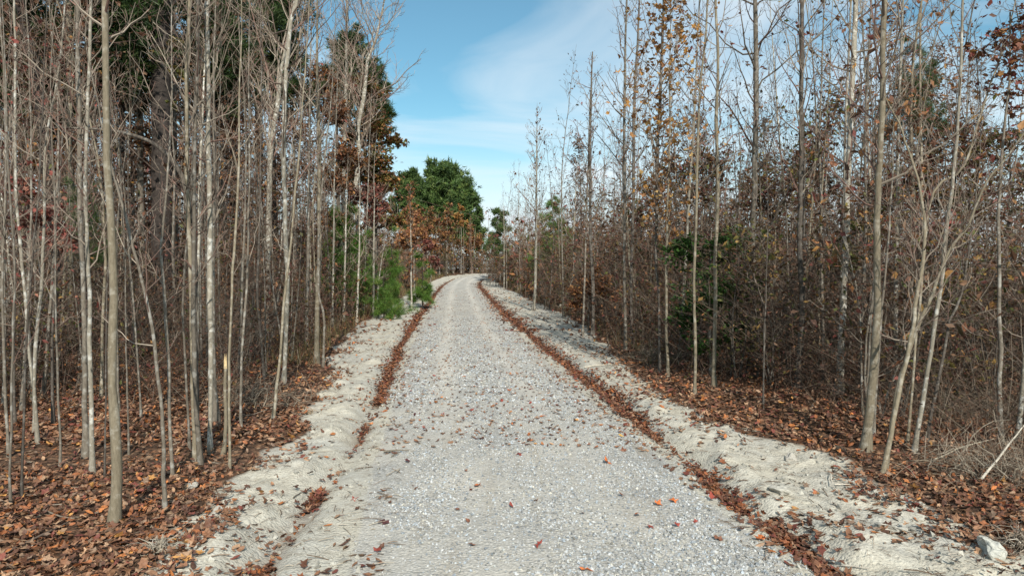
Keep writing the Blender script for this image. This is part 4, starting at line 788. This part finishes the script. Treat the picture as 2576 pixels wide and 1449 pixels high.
def scatter(n, y0, y1, t0, t1, p, dmin, kind, name, noun, smin, smax, group, cat='tree', only=None, xy=False, clear=None):
    made = 0; tries = 0; idx = only or list(range(len(KINDS_OF[kind])))
    while made < n and tries < n * 60:
        tries += 1
        u = RG.random(); y = (y0 ** (1 - p) + u * (y1 ** (1 - p) - y0 ** (1 - p))) ** (1 / (1 - p)); x = (0.0 if xy else float(rcx(y))) + t0 + (t1 - t0) * RG.random()
        if abs(x / y) > 0.92: continue
        if abs(float(road_t(np.array([x]), np.array([y]))[0])) < (clear or 3.6 + 0.8 * (y > 20)): continue
        if y < 24 and x < 0 and abs(CX + FPX * x / y - 407) < 45: continue
        if any((x - a) ** 2 + (y - b) ** 2 < (dmin * (0.5 + y / 40)) ** 2 for a, b in PLACED): continue
        PLACED.append((x, y)); k = idx[RG.integers(len(idx))]
        plant(KINDS_OF[kind][k], LOOKS[kind][k], name, noun, x, y, smin + (smax - smin) * RG.random(), group, cat); made += 1
scatter(52, 11, 30, -5.0, -16, 1.2, 0.45, 'SAP', 'sapling', 'sapling', .8, 1.15, 'saplings behind the left front row')
scatter(26, 10, 20, -4.5, -9, 1.2, 0.3, 'SAP', 'sapling', 'sapling', .55, .8, 'saplings among the left front row', only=[0, 2, 4, 6])
scatter(34, 26, 70, -4.6, -12, 1.2, 0.6, 'SAP', 'sapling', 'sapling', .8, 1.15, 'saplings along the far left edge')
scatter(78, 12, 34, 4.6, 15, 1.2, 0.4, 'SAP', 'sapling', 'sapling', .8, 1.3, 'saplings behind the right front row')
scatter(56, 32, 90, 4.8, 14, 1.1, 0.5, 'SAP', 'sapling', 'sapling', .9, 1.35, 'saplings beyond the right bend')
scatter(22, 92, 125, -34, -5, 1.2, 0.9, 'SAP', 'sapling', 'sapling', .9, 1.2, 'saplings at the far bend', only=[3, 4, 5, 6])
scatter(14, 96, 140, 5, 30, 1.2, 0.9, 'SAP', 'sapling', 'sapling', .9, 1.2, 'saplings right of the far bend', only=[3, 4, 5, 6])
scatter(32, 24, 60, -8, -30, 1.2, 1.0, 'TALL', 'bare_tree', 'tall tree', .85, 1.2, 'tall bare trees deep in the left wood')
scatter(16, 19, 55, 7, 26, 1.2, 0.9, 'TALL', 'bare_tree', 'tall tree', .6, .9, 'bare trees at the back of the right wood')
scatter(70, 10.5, 40, -5.0, -15, 1.3, 0.4, 'BUSHY', 'twiggy_shrub', 'shrub', .7, 1.15, 'shrubs under the left wood', 'shrub')
scatter(90, 9.0, 40, 4.9, 16, 1.3, 0.4, 'BUSHY', 'twiggy_shrub', 'shrub', .8, 1.6, 'shrubs under the right wood', 'shrub')
scatter(48, 40, 118, -16, -4.8, 1.1, 0.5, 'BUSHY', 'twiggy_shrub', 'shrub', .9, 1.5, 'shrubs lining the far left side', 'shrub')
scatter(55, 40, 115, 5, 16, 1.1, 0.5, 'BUSHY', 'twiggy_shrub', 'shrub', .9, 1.6, 'shrubs lining the far right side', 'shrub')
scatter(26, 72, 99, -3.6, 4, 1.2, 0.3, 'BUSHY', 'twiggy_shrub', 'shrub', 1.1, 1.8, 'shrubs inside the far bend', 'shrub', xy=True, clear=3.0)
scatter(20, 66, 99, -3.4, 5, 1.2, 0.3, 'SAP', 'sapling', 'sapling', 1.0, 1.4, 'saplings inside the far bend', xy=True, clear=3.1)
scatter(44, 101, 122, -26, 2, 1.2, 0.3, 'BUSHY', 'twiggy_shrub', 'shrub', 1.2, 2.2, 'shrubs outside the far bend', 'shrub', xy=True, clear=3.4)
label_fill()

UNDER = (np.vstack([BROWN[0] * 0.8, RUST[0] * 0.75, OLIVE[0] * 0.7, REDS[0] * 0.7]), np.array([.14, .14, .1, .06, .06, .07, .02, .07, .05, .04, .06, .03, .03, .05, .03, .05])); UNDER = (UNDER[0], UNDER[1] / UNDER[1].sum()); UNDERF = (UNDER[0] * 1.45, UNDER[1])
# ------------------------------------------------------------------ undergrowth: stems, canes and dead leaves nobody could count
def under(n, y0, y1, side, t0, t1, hmin, hmax, p, thick, leaf_n, pal, leaf_size, lean=0.5, tint=0.72):
    x, y, t = sample_band(n, y0, y1, t0 * side, t1 * side, p); keep = (fbm(x, y, 1.8, 51) > -0.12) & (np.abs(x / y) < 1.0); x, y, t = x[keep], y[keep], t[keep]; n = len(x)
    lean = lean if hmax < 5 else 0.18
    a = np.abs(t) - edge(t, y); h = (hmin + (hmax - hmin) * RG.random(n) ** 1.4) * (0.55 + 0.45 * sstep(0.5, 4, a))
    d = np.column_stack([RG.normal(size=n) * lean, RG.normal(size=n) * lean, np.ones(n)]); s = np.linspace(0, 1, 4)[None, :, None]
    bend = np.column_stack([RG.normal(size=n), RG.normal(size=n), -np.abs(RG.normal(size=n)) * 0.5]) * (0.45 if hmax < 5 else 0.15)
    P = np.column_stack([x, y, terrain(x, y, t) - 0.03])[:, None, :] + h[:, None, None] * (d[:, None, :] * s + bend[:, None, :] * s ** 2 + np.cumsum(RG.normal(size=(n, 4, 3)) * 0.02, 1))
    r0 = thick * (0.5 + RG.random(n)) * (0.6 + 0.4 * y / 14)
    v, q = tubes(P, taper(r0, r0 * 0.35, 4), 3)
    tc_ = np.array([(0.17, 0.125, 0.09), (0.11, 0.075, 0.055), (0.24, 0.20, 0.155), (0.13, 0.075, 0.055), (0.07, 0.052, 0.04)]) * tint  # stem colours scaled down to stand in for the thicket's shade
    C = np.repeat(tc_[RG.choice(5, n, p=[.25, .25, .15, .2, .15])], 12, 0)
    B = Bag(); B.add(v, q, C)
    P2, l2, f2 = sub(P, 2, 0.15, 0.98, h * 0.6, 0.75, -0.02, 3, 0.08); v, q = tubes(P2, np.full((len(P2), 3), 1.0) * np.repeat(r0, 2)[:, None] * np.array([.45, .35, .25]), 3)
    B.add(v, q, np.repeat(tc_[RG.choice(5, len(P2))], 9, 0))
    tips = np.vstack([P2[:, 1], P2[:, 2], P[:, 2]]); i = RG.choice(len(tips), leaf_n)
    lv = place_leaves(leaf_quad, tips[i] + RG.normal(size=(leaf_n, 3)) * 0.06, leaf_size * (0.6 + 0.8 * RG.random(leaf_n)) * (0.6 + 0.4 * tips[i][:, 1] / 14), 0.9, *pal)
    return B, lv
for nm, side, lab in (('left', -1, 'tangle of thin brown stems and dead leaves filling the left wood'), ('right', 1, 'tangle of thin brown stems and dead leaves filling the right wood')):
    Bt, Lt = Bag(), Bag()
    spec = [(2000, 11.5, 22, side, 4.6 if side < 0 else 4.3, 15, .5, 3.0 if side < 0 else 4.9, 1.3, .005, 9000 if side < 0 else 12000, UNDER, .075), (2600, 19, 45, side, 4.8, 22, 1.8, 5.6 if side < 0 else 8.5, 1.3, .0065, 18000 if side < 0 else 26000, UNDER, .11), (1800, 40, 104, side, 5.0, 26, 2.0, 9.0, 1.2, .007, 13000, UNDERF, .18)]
    if side < 0: spec.append((1900, 22, 60, side, 9, 36, 4, 11, 1.2, .008, 10000, UNDER, .14))
    else: spec.append((1300, 7.8, 13, side, 5.2, 11, .4, 2.6, 1.3, .0042, 3000, BROWN, .06))
    for s_ in spec:
        b_, l_ = under(*s_); Bt.add(b_.V[0], b_.F[0], b_.C[0]); Bt.add(b_.V[1], b_.F[1] - b_.F[1].min(), b_.C[1]); Lt.add(*l_)
    root = empty('undergrowth', (0, 0, 0)); tag(root, lab, 'undergrowth', kind='stuff')
    p_ = obj('stems', Bt.mesh('stems'), M_TWIG, root); p_['kind'] = 'stuff'; p_ = obj('dead_leaves', Lt.mesh('dead_leaves'), M_LEAF, root); p_['kind'] = 'stuff'
# dry grass along the far left edge of the track
n = 5200; side = RG.choice([-1, 1], n, p=[.7, .3]); y = 16 + 90 * RG.random(n) ** 1.3; t = side * (edge(side * 1.0 + y * 0, y) + 0.1 + 1.4 * RG.random(n)); x = rcx(y) + t
h = .15 + .5 * RG.random(n); d = np.column_stack([RG.normal(size=n) * .3, RG.normal(size=n) * .3, np.ones(n)]); p0 = np.column_stack([x, y, terrain(x, y) - .01]); s = norm(np.column_stack([RG.normal(size=n), RG.normal(size=n), np.zeros(n)])) * (.003 + .00025 * y)[:, None]
v = np.stack([p0 - s, p0 + s, p0 + d * h[:, None]], 1).reshape(-1, 3); gp = np.array([(.24, .19, .10), (.19, .15, .07), (.13, .13, .05), (.2, .11, .06)])
o = obj('dry_grass', mesh('dry_grass', v, [np.arange(3 * n).reshape(-1, 3)], np.repeat(gp[RG.choice(4, n)], 3, 0)), M_LEAF); tag(o, 'dry straw-coloured grass along the edges of the track', 'grass', kind='stuff')
# ------------------------------------------------------------------ single fallen leaves on the gravel
LK = {'orange': (0.42, 0.12, 0.035), 'red': (0.24, 0.05, 0.035), 'brown': (0.17, 0.075, 0.045), 'plum': (0.085, 0.035, 0.035), 'yellow': (0.45, 0.26, 0.05)}
def leaf_obj(px, py, size, kind, label, group='loose leaves on the gravel'):
    b = on_ground(px, py); v, F = (leaf_star if RG.random() < .6 else leaf_oval)(1, np.array([size]), 0.55)
    me = mesh('fallen_leaf', v[0], [F], np.broadcast_to(np.array(LK[kind]) * (0.85 + .3 * RG.random()), (len(v[0]), 3)))
    o = obj('fallen_leaf', me, M_LITTER, None, (b[0], b[1], ground_z(b[0], b[1]) + 0.022)); o.rotation_euler = (RG.normal() * .25, RG.normal() * .25, RG.random() * 6.28)
    tag(o, label, 'leaf', group)
for px, py, s, k, lb in ((1365, 1047, .13, 'orange', 'bright orange leaf alone on the gravel, upper of the two right of centre'), (1526, 1165, .13, 'orange', 'bright orange leaf on the gravel level with the long left ditch leaves'), (1604, 1298, .12, 'orange', 'orange-red leaf lying low on the gravel right of centre'),
                        (1911, 1357, .13, 'orange', 'orange leaf at the right rim of the gravel near the lower border'), (1792, 1260, .14, 'red', 'long red leaf on the right rim of the gravel'), (1203, 1222, .11, 'orange', 'orange leaf on the gravel just left of the middle'),
                        (1186, 1372, .10, 'brown', 'crumpled tan seed-head-like leaf low on the gravel'), (1281, 983, .11, 'orange', 'red-orange leaf in the middle of the gravel far up'), (1218, 858, .13, 'plum', 'dark curled leaf on the gravel where the track narrows'),
                        (1563, 1099, .09, 'yellow', 'yellow leaf on the right side of the gravel'), (965, 1316, .13, 'plum', 'large plum-coloured leaf on the left side of the gravel'), (893, 1257, .09, 'red', 'red leaf where gravel meets the left sand'), (1695, 1262, .09, 'orange', 'small orange leaf by the right stones'),
                        (1471, 1436, .10, 'orange', 'orange leaf touching the lower border of the gravel')):
    leaf_obj(px, py, s, k, lb)
LOOSE = {}
for i in range(64):
    y = math.exp(math.log(5.4) + RG.random() * math.log(3.6)); t = (RG.random() * 2 - 1) * 1.75; P_ = np.array([float(rcx(y)) + t, y])
    q = np.array([P_[0], y, ground_z(P_[0], y)]); k = ['red', 'brown', 'plum', 'orange'][RG.choice(4, p=[.35, .35, .2, .1])]
    v, F = (leaf_star if RG.random() < .5 else leaf_oval)(1, np.array([.05 + .05 * RG.random()]), 0.5)
    me = mesh('fallen_leaf', v[0], [F], np.broadcast_to(np.array(LK[k]) * (0.8 + .4 * RG.random()), (len(v[0]), 3)))
    o = obj('fallen_leaf', me, M_LITTER, None, (q[0], q[1], q[2] + .02)); o.rotation_euler = (RG.normal() * .3, RG.normal() * .3, RG.random() * 6.28)
    tag(o, 'small leaf', 'leaf', 'loose leaves on the gravel')
    z_ = ['left rim', 'left wheel track', 'middle strip', 'right wheel track', 'right rim'][int(np.clip((t + 1.75) / 0.7, 0, 4))]; LOOSE.setdefault((k, z_), []).append((y, o))
for (k, z_), lst in LOOSE.items():
    for i, (y, o) in enumerate(sorted(lst, key=lambda q: q[0])):
        o['label'] = '%s small %s leaf lying loose on the %s of the gravel' % (ORD[min(i, 11)] if len(lst) > 1 else 'only', {'red': 'dark red', 'brown': 'brown', 'plum': 'plum-black', 'orange': 'pale orange'}[k], z_)

# ------------------------------------------------------------------ rocks, roots, sticks
def rock(name, px, py, sx, sy, sz, label, cat, colr, seed, group=None, sink=0.3):
    b = on_ground(px, py); import bmesh
    bm = bmesh.new(); bmesh.ops.create_icosphere(bm, subdivisions=4, radius=1.0); rr = np.random.default_rng(seed)
    planes = norm(rr.normal(size=(14, 3))); dd = 0.5 + .3 * rr.random(14)
    for vt in bm.verts:
        p = np.array(vt.co); k = (planes @ p); c = np.where(k > dd, (k - dd), 0); p = p - (planes * c[:, None]).sum(0) * 0.8
        p *= 1 + 0.28 * (vnoise(p[0] * 3 + seed, p[1] * 3 + p[2] * 2) - .5) + .12 * (vnoise(p[0] * 9, p[2] * 9 + p[1] * 7) - .5) + .06 * (vnoise(p[0] * 23 + p[1] * 9, p[2] * 23) - .5)
        vt.co = Vector(p * np.array([sx, sy, sz]))
    me = bpy.data.meshes.new(name); bm.to_mesh(me); bm.free()
    a = me.attributes.new('Col', 'FLOAT_COLOR', 'POINT'); c = np.ones((len(me.vertices), 4), np.float32); c[:, :3] = np.array(colr)[None] * (0.85 + .3 * rr.random((len(me.vertices), 1))); a.data.foreach_set('color', c.ravel())
    o = obj(name, me, M_STONE, None, (b[0], b[1], ground_z(b[0], b[1]) + sz * (1 - 2 * sink))); o.rotation_euler = (0, 0, seed); tag(o, label, cat, group)
rock('boulder', 2490, 1392, .14, .12, .12, 'pale angular lump of stone at the lower right on the sand', 'rock', (.40, .40, .36), 4, sink=.28)
rock('clay_clod', 2240, 1335, .13, .10, .07, 'rounded clod of pale clay above the right ditch leaves', 'clod', (.38, .365, .32), 9, 'clay clods on the right verge')
rock('clay_clod', 1965, 1240, .14, .10, .06, 'low clay clod by the bright leaf on the right verge', 'clod', (.38, .365, .32), 12, 'clay clods on the right verge')
rock('clay_clod', 1990, 1155, .12, .09, .06, 'clay clod half under leaves at the upper right verge', 'clod', (.36, .34, .30), 15, 'clay clods on the right verge')
rock('clay_clod', 2300, 1300, .16, .08, .04, 'flat clay slab among leaves right of the rounded clod', 'clod', (.38, .36, .31), 18, 'clay clods on the right verge')
rock('clay_clod', 545, 1290, .12, .10, .05, 'clay clod at the left sand edge right of the root tuft', 'clod', (.36, .34, .30), 21, 'clay clods on the left verge')
rock('clay_clod', 480, 1225, .10, .08, .04, 'small clay clod among leaves beside the thin leaning stem', 'clod', (.34, .32, .28), 24, 'clay clods on the left verge')
def sticks(name, label, cat, paths, r, colr, group=None, k=6):
    """paths: pixel polylines on the ground with heights (px, py, h)"""
    b0 = on_ground(*paths[0][0][:2]); root_b = np.array([b0[0], b0[1], ground_z(b0[0], b0[1])]); B = Bag()
    for pl, rr in zip(paths, r):
        P = []
        for (px, py, h) in pl:
            g = on_ground(px, py); P.append([g[0], g[1], ground_z(g[0], g[1]) + h])
        P = wobble_path(np.array(P), 9, 0.004) - root_b; v, q = tubes(P[None], np.linspace(rr, rr * .45, 9)[None], k); B.add(v, q, np.array(colr))
        B.add(*[np.vstack([v[:k], v[-k:]]), np.array([list(range(k))[::-1]])][:2], np.array(colr) * 1.3)
    o = obj(name, B.mesh(name, True), M_WOOD, None, root_b); tag(o, label, cat, group)
sticks('fallen_stick', 'white peeled stick lying on the sand at the right edge', 'stick', [[(1470, 926, .03), (1500, 922, .04), (1545, 918, .03)]], [.016], (.50, .46, .38))
sticks('fallen_stick', 'slim pale stick on leaves right of the white peeled one', 'stick', [[(1595, 970, .03), (1640, 964, .04)]], [.010], (.42, .38, .3))
sticks('fallen_stick', 'short brown stick on the right ditch edge', 'stick', [[(1560, 1035, .02), (1596, 1040, .02)]], [.014], (.25, .2, .14))
sticks('fallen_branch', 'grey forked branch lying on the left rim of the gravel', 'branch', [[(965, 1140, .03), (1000, 1139, .04), (1030, 1136, .03)], [(985, 1150, .02), (1005, 1141, .03)]], [.014, .008], (.16, .14, .11))
sticks('fallen_stick', 'thin dark twig on the sand left of the gravel', 'stick', [[(738, 1255, .02), (770, 1236, .02)]], [.006], (.1, .08, .06))
sticks('fallen_stick', 'white twig bent across leaves at the right verge', 'stick', [[(2090, 1200, .04), (2096, 1228, .02), (2112, 1243, .02)], [(2100, 1221, .02), (2142, 1223, .03)]], [.008, .009], (.55, .5, .42))
sticks('fallen_stick', 'white twig low by the right ditch leaves', 'stick', [[(2118, 1426, .02), (2190, 1437, .03)]], [.008], (.55, .5, .42))
sticks('fallen_stick', 'long bare stick resting on the brush at the right border', 'stick', [[(2470, 1230, .12), (2540, 1180, .3), (2590, 1140, .45)]], [.014], (.46, .42, .35))
sticks('fallen_stick', 'straw-coloured stick fallen across leaves beside the slanting twins', 'stick', [[(2350, 1165, .05), (2420, 1140, .08), (2500, 1122, .1)]], [.010], (.4, .36, .28))
sticks('fallen_stick', 'dark fallen stick on leaves at the lower left corner', 'stick', [[(20, 1395, .03), (120, 1352, .05), (190, 1310, .03)]], [.012], (.12, .09, .07))
sticks('fallen_stick', 'thin grey stick on leaves left of the thickest trunk', 'stick', [[(110, 1290, .03), (170, 1312, .04), (200, 1308, .03)]], [.010], (.2, .17, .13))
def root_tuft(px, py, n, size, label, colr):
    b = on_ground(px, py); b[2] = ground_z(b[0], b[1]); a = RG.random(n) * 6.28; el = RG.random(n) * 1.3 + .1; L = size * (.5 + .8 * RG.random(n))
    d = np.stack([np.cos(a) * np.cos(el), np.sin(a) * np.cos(el), np.sin(el)], -1); s = np.linspace(0, 1, 6)[None, :, None]
    w = np.cumsum(RG.normal(size=(n, 6, 3)) * .09, 1); w[:, 0] = 0
    P = (RG.normal(size=(n, 3)) * size * .1)[:, None, :] + L[:, None, None] * (d[:, None] * s + w - np.array([0, 0, 1.]) * .75 * s ** 2 * np.sin(el)[:, None, None])
    P[:, :, 2] = np.maximum(P[:, :, 2], .008)
    root = empty('root_tuft', b); v, q = tubes(P, taper(.002 + .007 * RG.random(n) ** 3, np.full(n, .0015), 6), 4); cc = np.array([colr, (.38, .33, .26), (.5, .45, .38)])
    obj('roots', mesh('roots', v, [q], np.repeat(cc[RG.choice(3, n, p=[.6, .25, .15])], 24, 0)), M_WOOD, root); tag(root, label, 'roots')
root_tuft(398, 1385, 160, .17, 'pale tuft of torn roots at the lower left edge of the sand', (.28, .25, .2))
root_tuft(2570, 1375, 140, .26, 'dark torn root mass behind the angular stone', (.16, .13, .10))
root_tuft(770, 1040, 60, .2, 'splintered root tuft at the corner of the left sand', (.35, .27, .17))
# broken-off sapling with a pale snapped end
b = on_ground(560, 1142); b[2] = ground_z(b[0], b[1]); root = empty('broken_sapling', b)
pp = np.array([at(x, y, b[1]) for x, y in ((560, 1142), (569, 1075), (567, 985), (567, 920))]) - b; pp[0, 2] = -.05
S = wobble_path(pp, 12, .003); obj('stem', stem_mesh('stem', S, np.linspace(.027, .017, 12), 8), M_TAN, root)
tp = S[-1]; n = 9; a = np.arange(n) * .7
P = tp + np.stack([np.stack([np.cos(a) * .012, np.sin(a) * .012, np.full(n, -.03)], -1), np.stack([np.cos(a) * .012, np.sin(a) * .012, .05 + 0 * a], -1), np.stack([np.cos(a) * .010, np.sin(a) * .010, .08 + .09 * RG.random(n)], -1)], 1)
v, q = tubes(P, np.repeat(np.array([[.008, .006, .001]]), n, 0), 4); obj('snapped_end', mesh('snapped_end', v, [q], np.array((.62, .48, .27))), M_WOOD, root)
tag(root, 'broken-off sapling with a pale snapped top beside the sandy verge', 'broken sapling')
# heap of dry canes at the right border
def brush(px, py, n, size, label):
    b = on_ground(px, py); b[2] = ground_z(b[0], b[1]); p0 = RG.normal(size=(n, 3)) * np.array([size * .55, size * .45, 0]); a = RG.random(n) * 6.28; el = RG.normal(size=n) * .45 + .55
    L = size * (.5 + .9 * RG.random(n)); d = np.stack([np.cos(a) * np.cos(el), np.sin(a) * np.cos(el), np.abs(np.sin(el))], -1); s = np.linspace(0, 1, 6)[None, :, None]
    w = np.cumsum(RG.normal(size=(n, 6, 3)) * .05, 1); P = p0[:, None] + L[:, None, None] * (d[:, None] * s + w - np.array([0, 0, 1.]) * .45 * s ** 2); P[:, :, 2] = np.maximum(P[:, :, 2], .01)
    root = empty('brush_heap', b); cc = np.array([(.17, .13, .095), (.23, .19, .14), (.10, .075, .055), (.32, .28, .22)]); v, q = tubes(P, taper(.002 + .006 * RG.random(n) ** 2, np.full(n, .0015), 6), 4)
    obj('canes', mesh('canes', v, [q], np.repeat(cc[RG.choice(4, n)], 24, 0)), M_WOOD, root)
    P2, l2, f2 = sub(P, 3, .2, .98, L * .4, .55, .1, 3, .06); v, q = tubes(P2, np.full((len(P2), 3), .0018), 3); obj('twigs', mesh('twigs', v, [q], np.repeat(cc[RG.choice(4, len(P2))], 9, 0)), M_WOOD, root)
    tag(root, label, 'brush')
brush(2540, 1200, 260, .7, 'heap of dry tangled canes at the right border above the stone')
brush(2500, 1050, 260, 1.0, 'dark heap of brush deeper in behind the dry canes')
brush(1700, 905, 200, .9, 'tangle of hanging dry canes between the tall grey stem and the golden-leaved one')
brush(640, 1010, 160, .8, 'low tangle of dry twigs behind the broken-off sapling')

# ------------------------------------------------------------------ the wood going on behind, too far and dense to count
def far_wood(label, boxes, pal, seed):
    Bt, Lt = Bag(), Bag()
    for (n, x0, x1, y0, y1, h0, h1, nl, ls) in boxes:
        x = x0 + (x1 - x0) * RG.random(n); y = y0 + (y1 - y0) * RG.random(n); k = np.abs(road_t(x, y)) > 4.6; x, y = x[k], y[k]; n = len(x)
        h = h0 + (h1 - h0) * RG.random(n); s_ = np.linspace(0, 1, 4)[None, :, None]
        P = np.column_stack([x, y, terrain(x, y) - .1])[:, None, :] + h[:, None, None] * (np.column_stack([RG.normal(size=n) * .05, RG.normal(size=n) * .05, np.ones(n)])[:, None, :] * s_ + np.cumsum(RG.normal(size=(n, 4, 3)) * .008, 1))
        r0 = .03 + .05 * RG.random(n) * h / 10; v, q = tubes(P, taper(r0, r0 * .3, 4), 3); Bt.add(v, q, np.repeat(TWC[RG.choice(4, n)] * (.8 + .9 * RG.random((n, 1)) ** 2), 12, 0))
        P2, l2, f2 = sub(P, 7, .06, .99, h * .22, .5, .2, 3, .05); v, q = tubes(P2, np.repeat(np.array([[.014, .010, .006]]), len(P2), 0), 3); Bt.add(v, q, np.repeat(TWC[RG.choice(4, len(P2))], 9, 0))
        tips = np.vstack([P2[:, 1], P2[:, 2]]); m = max(1, nl // 10); c = tips[RG.choice(len(tips), m)]; j = RG.choice(m, nl)
        Lt.add(*place_leaves(leaf_quad, c[j] + RG.normal(size=(nl, 3)) * .35, ls * (.6 + .8 * RG.random(nl)), .9, *pal))
    root = empty('distant_woods', (0, 0, 0)); tag(root, label, 'woods', kind='stuff'); obj('stems', Bt.mesh('stems'), M_TWIG, root); obj('leaves', Lt.mesh('leaves'), M_LEAF, root)
OLB = (np.vstack([BROWN[0] * 1.4, OLIVE[0] * 1.1, RUST[0]]), np.array([.14, .12, .12, .06, .12, .1, .1, .04, .08, .06, .02, .04])); OLB = (OLB[0], OLB[1] / OLB[1].sum())
far_wood('brown wood closing the view beyond the far bend', [(300, -70, 60, 126, 160, 6, 12, 12000, .45), (300, -36, 16, 104, 126, 2.5, 10, 16000, .36), (420, -38, 22, 114, 127, 1.2, 4.5, 16000, .30)], OLB, 1)
far_wood('dense brown wood deep behind the left trees', [(300, -75, -14, 48, 100, 8, 17, 16000, .34), (120, -48, -14, 34, 50, 8, 16, 10000, .24)], UNDER, 2)
far_wood('dense brown thicket deep behind the right trees', [(320, 12, 75, 34, 110, 6.5, 12.5, 20000, .30)], UNDER, 3)
